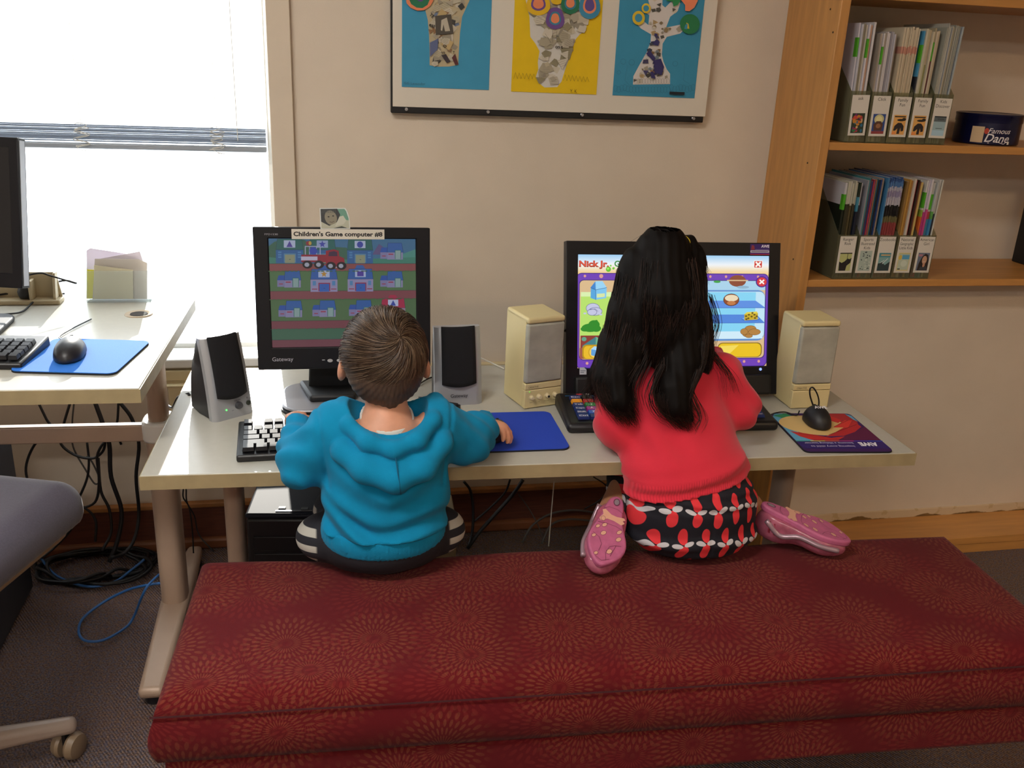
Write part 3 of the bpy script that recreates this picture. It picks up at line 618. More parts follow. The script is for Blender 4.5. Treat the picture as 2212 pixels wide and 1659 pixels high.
# milk carton
SP('#56a6dc', (288, 532), (322, 545), (324, 612), (288, 600)); SP('#7cc4ee', (322, 545), (396, 530), (393, 600), (324, 612)); SP('#3f86cc', (284, 532), (318, 488), (340, 510), (322, 545)); SP('#97d3f4', (318, 488), (366, 486), (396, 530), (322, 545)); SP('#d7e6a8', (330, 572), (384, 568), (384, 592), (330, 598))
P.line([S(288, 532), S(322, 545), S(396, 530)], .0009, '#1f3a7a'); P.line([S(322, 545), S(324, 612)], .0009, '#1f3a7a')
# crumpled napkin, peas, banana
for x, y, a_, b_ in ((305, 668, .017, .012), (322, 690, .017, .010), (300, 695, .012, .008)): P.ell(*S(x, y), a_, b_, '#5d628f'); P.ell(*S(x, y), a_-.001, b_-.001, '#c3c6e2')
P.line([S(275, 680), S(320, 672), S(340, 690)], .0009, '#6a6f9c'); P.ell(*S(252, 703), .004, .002, '#c3c6e2', 10); P.ell(*S(360, 711), .004, .002, '#c3c6e2', 10)
for x, y, a_, b_ in ((290, 800, .021, .010), (315, 780, .014, .011), (330, 805, .012, .008), (255, 808, .011, .006), (330, 758, .004, .004)): P.ell(*S(x, y), a_, b_, '#2f8a2a')
P.line([S(385, 780), S(410, 805), S(450, 815)], .004, '#e6c83c')
# the fridge on the right
SR('#a8d2ea', 700, 482, 1505, 545); P.ell(*S(1305, 482), .022, .014, '#8a4a34'); SR('#d9b98d', 1230, 475, 1380, 483); P.ell(*S(1345, 525), .016, .0035, '#8eb4cc'); P.ell(*S(1160, 488), .009, .003, '#3fa04a')
rr('#5f8fcb', 700, 545, 1507, 895, .018); rr('#bfe3f5', 720, 556, 1505, 882, .014); SR('#84d3f2', 760, 560, 1440, 880)
SP('#5b8fe0', (760, 668), (760, 618), (1440, 618), (1508, 664), (1508, 668)); SP('#4e86da', (760, 772), (760, 712), (1450, 714), (1508, 768), (1508, 772)); P.line([S(760, 668), S(1508, 668)], .001, '#2f5fb4'); P.line([S(760, 772), S(1508, 772)], .001, '#2f5fb4'); SR('#cfeaf8', 760, 830, 1500, 880)
P.ell(*S(1265, 612), .0205, .0150, '#3c1d14'); P.ell(*S(1265, 612), .0195, .014, '#8d4a2a'); P.ell(*S(1266, 600), .017, .008, '#e9d8b8'); P.ell(*S(1266, 634), .011, .005, '#c07a48')
P.ell(*S(1409, 745), .0235, .0045, '#2f5fb4'); P.ell(*S(1409, 742), .022, .004, '#6fa4e8'); SP('#c7a92a', (1362, 712), (1460, 706), (1460, 748), (1365, 755)); SP('#e2cf4a', (1362, 712), (1380, 697), (1452, 693), (1460, 706))
for x, y in ((1375, 725), (1395, 715), (1392, 740), (1415, 728), (1435, 715), (1440, 738), (1420, 703), (1452, 726), (1378, 746)): P.ell(*S(x, y), .003, .0022, '#5f4d12', 8)
for x, y, a_, b_ in ((1390, 845, .014, .009), (1410, 812, .015, .008), (1440, 835, .016, .008), (1365, 832, .010, .008), (1400, 862, .010, .005)): P.ell(*S(x, y), a_, b_, '#6b431a'); P.ell(*S(x, y), a_-.0008, b_-.0008, '#b17f3f')
rr('#8a7018', 1180, 908, 1497, 1010, .012); rr('#e8c020', 1185, 914, 1490, 1006, .011); SP('#f2d95c', (1200, 930), (1330, 925), (1250, 1000), (1195, 1000))
SR('#f6f1ea', 1415, 342, 1479, 394); SR('#cc2f2a', 1420, 346, 1474, 390); P.line([S(1432, 354), S(1462, 382)], .0042, '#f6f1ea'); P.line([S(1462, 354), S(1432, 382)], .0042, '#f6f1ea')
P.ell(*S(1478, 488), .0155, .0135, '#4a1d86'); P.ell(*S(1478, 488), .0125, .011, '#d2333c'); P.line([S(1464, 476), S(1492, 500)], .0036, '#f6f1ea'); P.line([S(1492, 476), S(1464, 500)], .0036, '#f6f1ea')
ascr = P.build('screen', m_scr, aio, Q @ Matrix.Translation((ax0, ay0, -.0027)))
P = Print(); X0, X1, Y0, Y1 = aw-.079, aw-.029, ah-.029, ah-.003
P.rect(X0, X1, Y0, Y1, '#3b1f6c'); P.rect(X0, X1, Y0, Y0+.0012, '#c9302c'); P.rect(X0, X1, Y0+.0018, Y0+.003, '#8d2f8d'); P.rect(X0+.001, X1-.001, Y0+.0052, Y0+.0105, '#cfcadb'); P.rect(X0+.003, X1-.003, Y0+.0068, Y0+.0088, '#57456f'); P.text('AWE', X1-.001, Y1-.0085, .0092, '#eee9f2', bold=.03, align='r'); P.rect(X0+.013, X1-.002, Y0+.0118, Y0+.0128, '#8f83ad'); P.poly([(X0+.002, Y0+.012), (X0+.012, Y0+.012), (X0+.010, Y1-.004), (X0+.004, Y1-.003)], '#8a2f3c')
P.build('sticker', m_print, apan, Q @ Matrix.Translation((0, 0, .0006))); P = Print(); P.rect(.033, .050, .055, .072, '#c9ced8'); P.rect(.035, .048, .063, .065, '#7a8496'); P.rect(.035, .044, .059, .061, '#7a8496'); P.poly([(.044, .072), (.050, .072), (.050, .066)], '#33507c')
P.build('sticker', m_print, apan, Q @ Matrix.Translation((0, 0, .0006)))
MB().lathe([(.0035, 0), (.0035, .001)], 12, Q @ Matrix.Translation((aw-.045, .062, 0))).build('power_light', mat('blue_light', (.25, .4, 1.0), .4, emit=1.2), apan)
MB().box(-.014, 0, ah*.42, ah*.42+.007, -.02, -.013, Q).build('usb_plug', m_blk2, aio, bevel=.002)

# ================================================================== speakers
m_cloth = mat('speaker_cloth', '#0c0c12', .9, bump=.3, bscale=1500)
def gspk(name, label, loc_, rz, W, knobs):
    o = thing(name, label, 'speaker', loc_, rz); H = .178; lean = .036
    def fx(z): return lean*z/H*(.55+.45*z/H)           # the front sweeps back
    mb = MB(); n = 10
    for i in range(n+1):
        z = H*i/n; y = fx(z); w2 = W/2*(1-.04*i/n); t = .012
        mb.v += [(-w2, y+.006, z), (-w2*.86, y, z), (-w2*.7, y-.002, z), (w2*.7, y-.002, z), (w2*.86, y, z), (w2, y+.006, z), (w2, y+.006+t, z), (-w2, y+.006+t, z)]
    for i in range(n): mb.f += [(8*i+k, 8*i+(k+1) % 8, 8*i+8+(k+1) % 8, 8*i+8+k) for k in range(8)]
    mb.f += [tuple(range(8))[::-1], tuple(range(8*n, 8*n+8))]
    fr = mb.build('front_frame', m_silver, o, smooth='auto')
    mb = MB(); n = 12; z0 = .045
    for i in range(n+1):
        for k in range(9):
            t = k/4-1; z = z0+(H+.003-z0)*i/n+(.006*t*t*(1-i/n)); x = t*W/2*.72*(1-.04*z/H); mb.v.append((x, fx(min(z, H))-.002-.0055*(1-t*t)-.001, z))
    for i in range(n): mb.f += [(9*i+k, 9*i+k+1, 9*i+10+k, 9*i+9+k) for k in range(8)]
    gr = mb.build('grille', m_cloth, o, smooth=True); s_ = gr.modifiers.new('s', 'SOLIDIFY'); s_.thickness = .006; s_.offset = 0
    mb = MB(); n = 8
    for i in range(n+1):
        z = .002+(H-.006)*i/n; t = i/n; y0 = fx(z)+.017; yb = y0+.085*(1-t**2.2)**.8+.012; w2 = W/2*.93; b = w2*(.8-.2*t)
        mb.v += [(-w2, y0, z), (w2, y0, z), (w2*.98, (y0+yb)/2, z), (b, yb, z), (-b, yb, z), (-w2*.98, (y0+yb)/2, z)]
    for i in range(n): mb.f += [(6*i+k, 6*i+(k+1) % 6, 6*i+6+(k+1) % 6, 6*i+6+k) for k in range(6)]
    mb.f += [tuple(range(6))[::-1], tuple(range(6*n, 6*n+6))]
    mb.build('cabinet', m_blkp, o, smooth='auto'); tl = math.atan(lean/H*.7); F = frame((0, fx(.02)-.0035, .02), (1, 0, 0), (0, tl, 1))
    P = Print()
    if knobs:
        P.text('VOLUME', .010, .0165, .004, '#3a3a40', align='c'); P.ell(.034, .018, .002, .0025, '#55555a', 10); P.text('OFF', -.006, -.003, .003, '#3a3a40')
        MB().lathe([(.0085, 0), (.0085, .003), (.0065, .008), (.003, .0085)], 20, F @ Matrix.Translation((.012, .006, 0))).build('volume_knob', mat('knob_dark', '#55555a', .35, .5), o, smooth='auto')
        MB().lathe([(.0055, 0), (.0055, .0015), (.003, .0015), (.0028, .0005)], 16, F @ Matrix.Translation((.036, .006, 0))).build('headphone_jack', mat('jack', '#3c4038', .4, .4), o)
        MB().lathe([(.0018, 0), (.0016, .001)], 10, F @ Matrix.Translation((-.018, .002, 0))).build('power_light', mat('green_light', (.1, .9, .15), .4, emit=2), o)
    else: P.text('Gateway', 0, .0, .0115, '#2a2a30', bold=.008, align='c')
    P.build('lettering', m_print, fr, F @ Matrix.Translation((0, 0, .0012)))
    return o
a, b = atz(462, 914, ZK), atz(549, 890, ZK); m_ = (a+b)/2
gspk('computer_speaker', 'black and silver speaker with volume knob left of the square monitor', (m_.x, m_.y, ZK), math.atan2(b.y-a.y, b.x-a.x), (b-a).length, True)
a, b = atz(940, 878, ZK), atz(1042, 872, ZK); m_ = (a+b)/2
gspk('computer_speaker', 'black and silver speaker lettered Gateway right of the square monitor', (m_.x, m_.y, ZK), math.atan2(b.y-a.y, b.x-a.x), (b-a).length, False)
m_beige = mat('beige_plastic', '#d8c794', .5, var=.03, vscale=12); m_bcl = mat('beige_cloth', '#a7a496', .9, var=.14, vscale=16, bump=.3, bscale=1200, stretch=(1, 1, 1.5))
def cspk(label, loc_, rz, W, D, H, knobs):
    o = thing('computer_speaker', label, 'speaker', loc_, rz); hw = W/2
    MB().box(-hw, hw, .012, D, .0015, H-.004).build('cabinet', m_beige, o, bevel=.003)
    MB().box(-hw, hw, 0, D, H-.014, H).build('top_cap', m_beige, o, bevel=.005, seg=3)
    MB().box(-hw, hw, 0, .014, .0015, .046).build('control_panel', m_beige, o, bevel=.002)
    MB().box(-hw, hw, 0, .014, .047, .062).build('name_panel', m_beige, o, bevel=.002)
    g_ = MB().box(-hw+.001, hw-.001, -.001, .02, .063, H-.015).build('grille', m_bcl, o, bevel=.004)
    F = frame((0, -.0006, 0), (1, 0, 0), (0, 0, 1)); P = Print(); P.text('CREATIVE', -hw+.008, .0515, .0062, '#5d5140', width=.026)
    if knobs:
        for i, x in enumerate((-.031, -.011, .010, .031)):
            k = MB().lathe([(.0065, 0), (.0065, .001), (.0052, .0012), (.0048, .009), (.0038, .0098)], 18, F @ Matrix.Translation((x, .029, 0))).build('knob', m_cream, o, smooth='auto')
            if i == 2: MB().lathe([(.0028, .0), (.0028, .0106)], 12, F @ Matrix.Translation((x, .029, 0))).build('socket_hole', m_blk2, k)
            P.text(('BASS', 'VOL', 'PHONES', 'PWR')[i], x, .0145, .0034, '#6b5f48', align='c')
        MB().lathe([(.0015, 0), (.0012, .0012)], 8, F @ Matrix.Translation((-.036, .0425, 0))).build('power_light', mat('green_dim', (.2, .8, .1), .4, emit=.6), o)
    P.build('lettering', m_print, o, F @ Matrix.Translation((0, 0, .0006)))
    return o
a, b = atz(1132, 885, ZK), atz(1210, 874, ZK); m_ = (a+b)/2; hh = aty(1124, 700, a.y).z-ZK+.012
cspk('beige speaker with four small knobs left of the wide monitor', (m_.x, m_.y, ZK), math.atan2(b.y-a.y, b.x-a.x), (b-a).length, .11, hh, True)
a, b = atz(1707, 884, ZK), atz(1787, 881, ZK); m_ = (a+b)/2
cspk('beige speaker without knobs standing right of the wide monitor', (m_.x, m_.y, ZK), math.atan2(b.y-a.y, b.x-a.x), (b-a).length, .10, hh, False)

# ================================================================== keyboards
m_key = mat('key_black', '#17171c', .28); m_kb = mat('keyboard_case', '#0f0f13', .4)
def key_mesh(w_, d_, h_, name='key'):
    mb = MB(); t = .0028; b = .0012
    mb.v = [(b, b, 0), (w_-b, b, 0), (w_-b, d_-b, 0), (b, d_-b, 0), (t, t*.8, h_), (w_-t, t*.8, h_), (w_-t, d_-t*1.3, h_+.0012), (t, d_-t*1.3, h_+.0012)]
    mb.f = [(3, 2, 1, 0), (4, 5, 6, 7), (0, 1, 5, 4), (1, 2, 6, 5), (2, 3, 7, 6), (3, 0, 4, 7)]
    me = bpy.data.meshes.new(name); me.from_pydata(mb.v, [], mb.f); me.update(); return me
def keyboard(name, label, M, U):
    o = thing(name, label, 'keyboard', M=M)
    rows = [[1, -1]+[1]*4+[-.5]+[1]*4+[-.5]+[1]*4+[-.25]+[1]*3, [1]*13+[2, -.25]+[1]*3+[-.25]+[1]*4, [1.5]+[1]*12+[1.5, -.25]+[1]*3+[-.25]+[1]*4, [1.75]+[1]*11+[2.25, -3.5]+[1]*4, [2.25]+[1]*10+[2.75, -1.25, 1, -1.25]+[1]*4, [1.25]*3+[6.25]+[1.25]*4+[-.25]+[1]*3+[-.25, 2, 1, 1]]
    W = 22.5*U+.02; D = 6.4*U+.026
    MB().add([(0, 0, 0), (W, 0, 0), (W, D, 0), (0, D, 0), (0, .002, .014), (W, .002, .014), (W, D-.002, .026), (0, D-.002, .026)], [(3, 2, 1, 0), (4, 5, 6, 7), (0, 1, 5, 4), (1, 2, 6, 5), (2, 3, 7, 6), (3, 0, 4, 7)]).build('case', m_kb, o, bevel=.004)
    cache = {}; sl = .012/D
    for r, row in enumerate(rows):
        x = .010; y = .012+(5-r)*U+(.25*U if r == 0 else 0)
        for k in row:
            if k < 0: x -= k*U; continue
            if k not in cache:
                me = key_mesh(k*U, U, .0085); me.materials.append(m_key); cache[k] = me
            q = bpy.data.objects.new('key', cache[k]); C.objects.link(q); q.parent = o; q.location = (x, y, .0145+sl*y+(.002 if r in (0, 5) else 0)); q.rotation_euler = (sl, 0, 0); x += k*U
    return o
a, b = atz(520, 1000, ZK), atz(514, 912, ZK+.02); U = .0205
keyboard('keyboard', 'black keyboard on the long desk under the boy’s left hand', Matrix.Translation((a.x-.008, a.y, ZK)) @ rotm(0, 0, math.radians(2.2)), U)
a = atz(47, 800, ZL); 
keyboard('keyboard', 'black keyboard on the window desk, cut off by the left edge', Matrix.Translation((a.x, a.y, ZL)) @ rotm(0, 0, math.radians(-6)) @ Matrix.Translation((-(22.5*U+.02), 0, 0)), U)
# --- the colour-coded children's keyboard
a, b, c_ = atz(1226, 938, ZK), atz(1682, 932, ZK), atz(1203, 852, ZK+.03)
KW = (b-a).length; KR = math.atan2(b.y-a.y, b.x-a.x); KD = .168
kb = thing('keyboard', 'black-framed keyboard with rainbow coloured keys in front of the girl', 'keyboard', (a.x, a.y, ZK), KR)
MB().add([(0, 0, 0), (KW, 0, 0), (KW, KD, 0), (0, KD, 0), (0, .002, .022), (KW, .002, .022), (KW, KD-.002, .036), (0, KD-.002, .036)], [(3, 2, 1, 0), (4, 5, 6, 7), (0, 1, 5, 4), (1, 2, 6, 5), (2, 3, 7, 6), (3, 0, 4, 7)]).build('case', m_kb, kb, bevel=.009, seg=3)
KC = {'n': '#1c2f6e', 'o': '#e89a1e', 'r': '#c03038', 'g': '#2f8a4c', 'm': '#a02c8a', 'b': '#2a55b8', 'd': '#15151c', 'y': '#e0c02a'}
rows = [('n'*1+'d'+'nnnn'+'d'+'nnnn'+'nnnnn', ['Esc', '', 'F1', 'F2', 'F3', 'F4', '', 'F5', 'F6', 'F7', 'F8', 'F9', 'F10', 'F11', 'F12', '']),
        ('orrrrrrrrrrooooo', ['', '1', '2', '3', '4', '5', '6', '7', '8', '9', '0', '-', '=', '', '', '']),
        ('ngoggogoggonrrro', ['Tab', 'Q', 'W', 'E', 'R', 'T', 'Y', 'U', 'I', 'O', 'P', '', '7', '8', '9', '']),
        ('nmbmmbbmmbnnrrro', ['Caps', 'A', 'S', 'D', 'F', 'G', 'H', 'J', 'K', 'L', '', '', '4', '5', '6', '+']),
        ('nbgbbobgbooonrrn', ['Shift', 'Z', 'X', 'C', 'V', 'B', 'N', 'M', '', '', '', '', '1', '2', '3', '']),
        ('nndnnnnnnnnnrron', ['Ctrl', '', 'Alt', '', '', '', '', '', '', '', '', '', '0', 'Ins', '', 'Enter'])]
m0 = .026; kw = (KW-2*m0)/16; kd = (KD-.055)/6; sl = .014/KD; P = Print(); cache = {}
for r, (cs, ls) in enumerate(rows):
    for i, (c1, l1) in enumerate(zip(cs, ls)):
        if c1 not in cache:
            me = key_mesh(kw*1.04, kd*1.04, .006); me.materials.append(mat('key_'+c1, KC[c1], .35)); cache[c1] = me
        q = bpy.data.objects.new('key', cache[c1]); C.objects.link(q); q.parent = kb; x, y = m0+i*kw, .022+(5-r)*kd; q.location = (x, y, .0225+sl*y); q.rotation_euler = (sl, 0, 0)
        if l1: P = Print(); P.text(l1, kw*.5, kd*.30, kd*.42 if len(l1) > 2 else kd*.55, '#e8e4ea', align='c', bold=.01, **({'width': kw*.72} if len(l1) > 2 else {})); P.build('legend', m_print, q, Matrix.Translation((0, 0, .0064)) @ rotm(.06))
P = Print(); P.rect(.02, KW-.02, KD-.024, KD-.0225, '#2f86c8'); P.ell(.055, KD-.015, .008, .004, '#b8323c'); P.ell(.075, KD-.015, .005, .003, '#d8d4d0'); P.text('Early Literacy', .09, KD-.019, .008, '#c8c8d0'); P.build('banner', m_print, kb, Matrix.Translation((0, 0, .0225)) @ rotm(sl))

# ================================================================== mice and mouse pads
def mouse(label, M, m_body, logo=False, wheel=True):
    o = thing('computer_mouse', label, 'mouse', M=M)
    def f(P):
        d = s_ell(P, (0, .0, .004), (.031, .056, .034)); d = _smax(d, -P[..., 2]+.001, .004); return _smax(d, np.abs(P[..., 0])-.029-.000*P[..., 1], .006)
    b = sdf_obj('body', f, (-.04, -.065, -.005), (.04, .065, .045), .002, m_body, o, world=False)
    if wheel: MB().lathe([(.004, -.003), (.006, -.002), (.006, .002), (.004, .003)], 14, Matrix.Translation((0, .03, .029)) @ rotm(0, PI/2)).build('scroll_wheel', m_blk2, o, smooth='auto')
    MB().tube([(0, .008, .0384), (0, .03, .0335), (0, .048, .0225), (0, .055, .012)], .0004, 4).build('button_split', m_blk2, b)
    if logo: P = Print(); P.text('AWE', 0, -.006, .019, '#ecebef', bold=.03, align='c', width=.03); P.build('logo', m_print, b, Matrix.Translation((0, -.010, .0386)) @ rotm(.12))
    return o
def pad(label, pts, col, z, rad=.018):
    c_ = sum((Vector(p) for p in pts), Vector())/4; a = Vector(pts[1])-Vector(pts[0]); rz = math.atan2(a.y, a.x); R_ = rotm(0, 0, -rz)
    q = [R_ @ (Vector(p)-c_) for p in pts]; x0 = (q[0].x+q[3].x)/2; x1 = (q[1].x+q[2].x)/2; y0 = (q[0].y+q[1].y)/2; y1 = (q[2].y+q[3].y)/2
    o = thing('mouse_pad', label, 'mouse pad', (c_.x, c_.y, z), rz)
    MB().prism(rrect(x0, x1, y0, y1, rad, 6), 0, .0035).build('rubber_base', mat('rubber_black', '#101014', .8), o)
    MB().prism(rrect(x0+.0005, x1-.0005, y0+.0005, y1-.0005, rad, 6), .0035, .005).build('cloth_top', mat('pad_'+col, col, .85, bump=.2, bscale=900), o)
    return o, x0, x1, y0, y1
q = [atz(25, 806, ZL), atz(250, 812, ZL), atz(326, 740, ZL), atz(112, 735, ZL)]
pad('bright blue mouse pad on the window desk under a black mouse', [q[0], q[1], q[2], q[3]], '#1d6fd0', ZL)
q = [atz(1000, 975, ZK), atz(1225, 973, ZK), atz(1194, 892, ZK), atz(960, 897, ZK)]
q[0] = q[1]-Vector((.235, -.005, 0)); q[3] = q[2]-Vector((.235, -.005, 0))
pad('deep blue mouse pad on the long desk by the boy’s right hand', q, '#1a41b8', ZK)
m_mouse = mat('mouse_black', '#1b1b20', .4); 
a = atz(150, 778, ZL)
mo1 = mouse('black mouse on the bright blue pad of the window desk', Matrix.Translation((a.x, a.y+.012, ZL+.005)) @ rotm(0, 0, .05) @ Matrix.Diagonal((1.05, 1.05, 1.05, 1)), m_mouse)
cord('cord', [(a.x-.005, a.y+.072, ZL+.012), (a.x-.02, a.y+.10, ZL+.006), (a.x-.055, a.y+.15, ZL+.004), (a.x-.045, a.y+.22, ZL+.003), (a.x-.02, a.y+.30, ZL+.003)], .0016, m_blk2, parent=mo1, world=True)
# the printed pad (its cartoon figure is left as plain colour shapes)
q = [atz(1735, 979, ZK), atz(1926, 979, ZK), atz(1838, 897, ZK), atz(1665, 897, ZK)]
o, x0, x1, y0, y1 = pad('purple, red and cream printed mouse pad at the desk’s right end', q, '#3a1a5c', ZK, .012)
P = Print(); W_, H_ = x1-x0, y1-y0
def T(u, v): return x0+u*W_, y0+v*H_
def TP(col, *pts): P.poly([T(*p) for p in pts], col)
P.poly(rrect(x0+.001, x1-.001, y0+.001, y1-.001, .012, 5), '#3a1058')
TP('#5fa6c9', (.005, .24), (.005, .90), (.06, .985), (.16, .985), (.10, .55), (.22, .24)); TP('#2f8a5a', (.02, .93), (.2, .99), (.28, .86), (.12, .84)); TP('#a8282c', (.62, .99), (.93, .99), (.985, .90), (.985, .80), (.93, .64), (.80, .60)); TP('#5fa6c9', (.93, .985), (.985, .93), (.985, .76), (.955, .82))
P.ell(*T(.40, .66), W_*.40, H_*.27, '#d9b878', 30, -.15); TP('#d94f3c', (.36, .90), (.46, .90), (.50, .83), (.38, .84))
TP('#5c1040', (.30, .27), (.995, .27), (.995, .62), (.93, .58), (.75, .44), (.50, .33)); TP('#c42a26', (.04, .50), (.20, .44), (.45, .33), (.62, .36), (.50, .27), (.20, .27), (.10, .36)); TP('#b8242a', (.40, .36), (.62, .38), (.80, .48), (.95, .62), (.93, .76), (.70, .58), (.55, .46)); TP('#d8362e', (.60, .60), (.78, .60), (.93, .80), (.84, .80)); TP('#c42a26', (.55, .90), (.72, .72), (.80, .80), (.70, .95))
for a_, b_ in (((.12, .44), (.5, .31)), ((.45, .40), (.92, .68)), ((.62, .62), (.88, .80))): P.line([T(*a_), T(*b_)], .0012, '#3a0c14')
for k, c_ in enumerate(('#2f9a8a', '#d8c12f', '#d8602f', '#b02f7a', '#4a2fa0', '#2f4ab0')): P.rect(*(T(k/6, 0)[0], T((k+1)/6, 0)[0]), T(0, .235)[1], T(0, .255)[1], c_)
P.rect(x0+.001, x1-.001, y0+.012, T(0, .235)[1], '#2c1466')
P.text('AWE', T(.69, 0)[0], T(0, .205)[1], .026, '#ebe8f2', bold=.05, rot=PI, align='r', width=.042); P.text('Inspiring every child to', T(.61, 0)[0], T(0, .13)[1], .0125, '#cfc8e4', rot=PI, width=.098); P.text('become a lifelong learner', T(.63, 0)[0], T(0, .21)[1], .0125, '#cfc8e4', rot=PI, width=.11)
P.build('printed_picture', m_print, o, Matrix.Translation((0, 0, .0051)))
a = atz(1768, 925, ZK)
M_ = Matrix.Translation((a.x, a.y+.012, ZK+.005)) @ rotm(0, 0, -.12) @ Matrix.Diagonal((.98, .78, 1.15, 1))
mo = mouse('small black mouse lettered AWE on the printed pad', M_, mat('mouse_matt', '#17171a', .5), logo=True)
b = a+Vector((-.012, .055, .02))
cord('cord', [aty(1762, 896, a.y+.07), aty(1757, 878, a.y+.072), aty(1750, 855, a.y+.074), aty(1750, 840, a.y+.075), aty(1757, 838, a.y+.075), aty(1766, 853, a.y+.074), aty(1769, 872, a.y+.072), aty(1763, 894, a.y+.07)], .0019, m_blk2, parent=mo, world=True)
cord('cord', [b+Vector((-.006, .006, .0)), atz(1720, 897, ZK+.008), atz(1695, 890, ZK+.01), atz(1672, 893, ZK+.01), atz(1655, 902, ZK+.02)], .0017, m_blk2, parent=mo, world=True)
a = atz(1070, 962, ZK)
MPOS = Vector((a.x+.006, a.y+.04, ZK+.005))
mo3 = mouse('black mouse held under the boy’s right hand', Matrix.Translation(MPOS) @ rotm(0, 0, -.35) @ Matrix.Diagonal((.9, .9, .85, 1)), m_mouse)
cord('cord', [MPOS+Vector((.018, .045, .01)), atz(1015, 900, ZK+.008), atz(975, 878, ZK+.02), atz(930, 862, ZK+.03), atz(905, 858, ZK+.02)], .0018, m_blk2, parent=mo3, world=True)
# a small black thing behind the boy's right shoulder
a = atz(962, 886, ZK); tag(MB().box(-.025, .03, -.015, .02, 0, .012, Matrix.Translation((a.x, a.y, ZK)) @ rotm(0, 0, -.5)).box(-.02, .026, -.012, .016, .0118, .016, Matrix.Translation((a.x, a.y, ZK)) @ rotm(0, 0, -.5)).build('cable_adapter', m_blk2, bevel=.003), 'small black adapter lying between boy and silver speaker', 'adapter')
cord('black_cable', [atz(905, 830, ZK+.004), atz(925, 818, ZK+.004), atz(945, 812, ZK+.004)], .002, m_blk2, 'short black cord on the desk between monitor and silver speaker')
cord('speaker_cord', [atz(1036, 772, ZK+.003), atz(1060, 783, ZK+.003), atz(1090, 797, ZK+.003)], .0022, mat('white_cord', '#d8d2c4', .6), 'white cord on the desk between silver and beige speakers')
cord('speaker_cord', [atz(1205, 766, ZK+.004), atz(1215, 772, ZK+.02), atz(1225, 770, ZK+.03)], .0022, mat('white_cord', '#d8d2c4', .6), 'short pale cord behind the left beige speaker')
# ================================================================== things on the window desk
m_acr = bpy.data.materials.new('clear_acrylic'); m_acr.use_nodes = True; g = G(m_acr)
tr = g.N.new('ShaderNodeBsdfTransparent'); tr.inputs[0].default_value = (.93, .95, .95, 1); mx = g.N.new('ShaderNodeMixShader'); mx.inputs[0].default_value = .12
g.b.inputs['Roughness'].default_value = .12; g.b.inputs['Base Color'].default_value = (.8, .85, .85, 1); g.L.new(tr.outputs[0], mx.inputs[1]); g.L.new(g.b.outputs[0], mx.inputs[2]); g.L.new(mx.outputs[0], g.N['Material Output'].inputs[0])
a, b = aty(187, 647, 2.42), aty(325, 648, 2.42); HW = b.x-a.x; z0 = ZL
o = thing('paper_holder', 'clear acrylic box of paper slips on the window desk', 'paper holder', (a.x, 2.42, z0)); hz = aty(325, 585, 2.42).z-z0; hd = .05; HY = 2.42
MB().box(0, HW, -.0015, .0015, 0, hz).box(0, HW, hd-.0015, hd+.0015, 0, hz+.02).box(0, .002, .0015, hd-.0015, 0, hz).box(HW-.002, HW, .0015, hd-.0015, 0, hz).box(0, HW, .0015, hd-.0015, 0, .003).build('box', m_acr, o, bevel=.0008)
m_tp = {}
def sheet(nm, label, px, yy, col, th=.0016):
    if col not in m_tp:
        m = bpy.data.materials.new('paper_'+col); m.use_nodes = True; g = G(m); d = g.N.new('ShaderNodeBsdfDiffuse'); t = g.N.new('ShaderNodeBsdfTranslucent'); x = g.N.new('ShaderNodeMixShader'); x.inputs[0].default_value = .3
        for q in (d, t): q.inputs[0].default_value = (*lin(col), 1)
        g.L.new(d.outputs[0], x.inputs[1]); g.L.new(t.outputs[0], x.inputs[2]); g.L.new(x.outputs[0], g.N['Material Output'].inputs[0]); m_tp[col] = m
    q = [aty(x, y, yy) for x, y in px]; zz = [max(p.z, ZL+.0045) for p in q]
    mb = MB().prism([(p.x, z) for p, z in zip(q, zz)], -th/2, th/2, Matrix.Translation((0, yy, 0)) @ rotm(PI/2)); return tag(mb.build(nm, m_tp[col]), label, 'paper')
sheet('paper_slip', 'cream paper slip at the front of the acrylic box', [(203, 646), (288, 646), (287, 583), (203, 573)], HY+.008, '#e2dbc0')
sheet('paper_slip', 'wide grey-white paper slip behind the cream one in the acrylic box', [(200, 646), (318, 646), (318, 568), (300, 560), (205, 559)], HY+.016, '#d6cfc6')
sheet('yellow_paper', 'yellow paper slip at the left of the acrylic box', [(187, 646), (206, 646), (206, 583), (188, 582)], HY+.024, '#e6e04a')
sheet('envelope', 'white envelope leaning right at the back of the acrylic box', [(206, 600), (290, 646), (318, 640), (308, 561), (302, 543), (206, 561)], HY+.031, '#d9d2d6')
sheet('envelope', 'tall white envelope with its corner up at the back of the acrylic box', [(188, 646), (300, 646), (300, 552), (195, 536), (187, 541)], HY+.040, '#ded8e0')
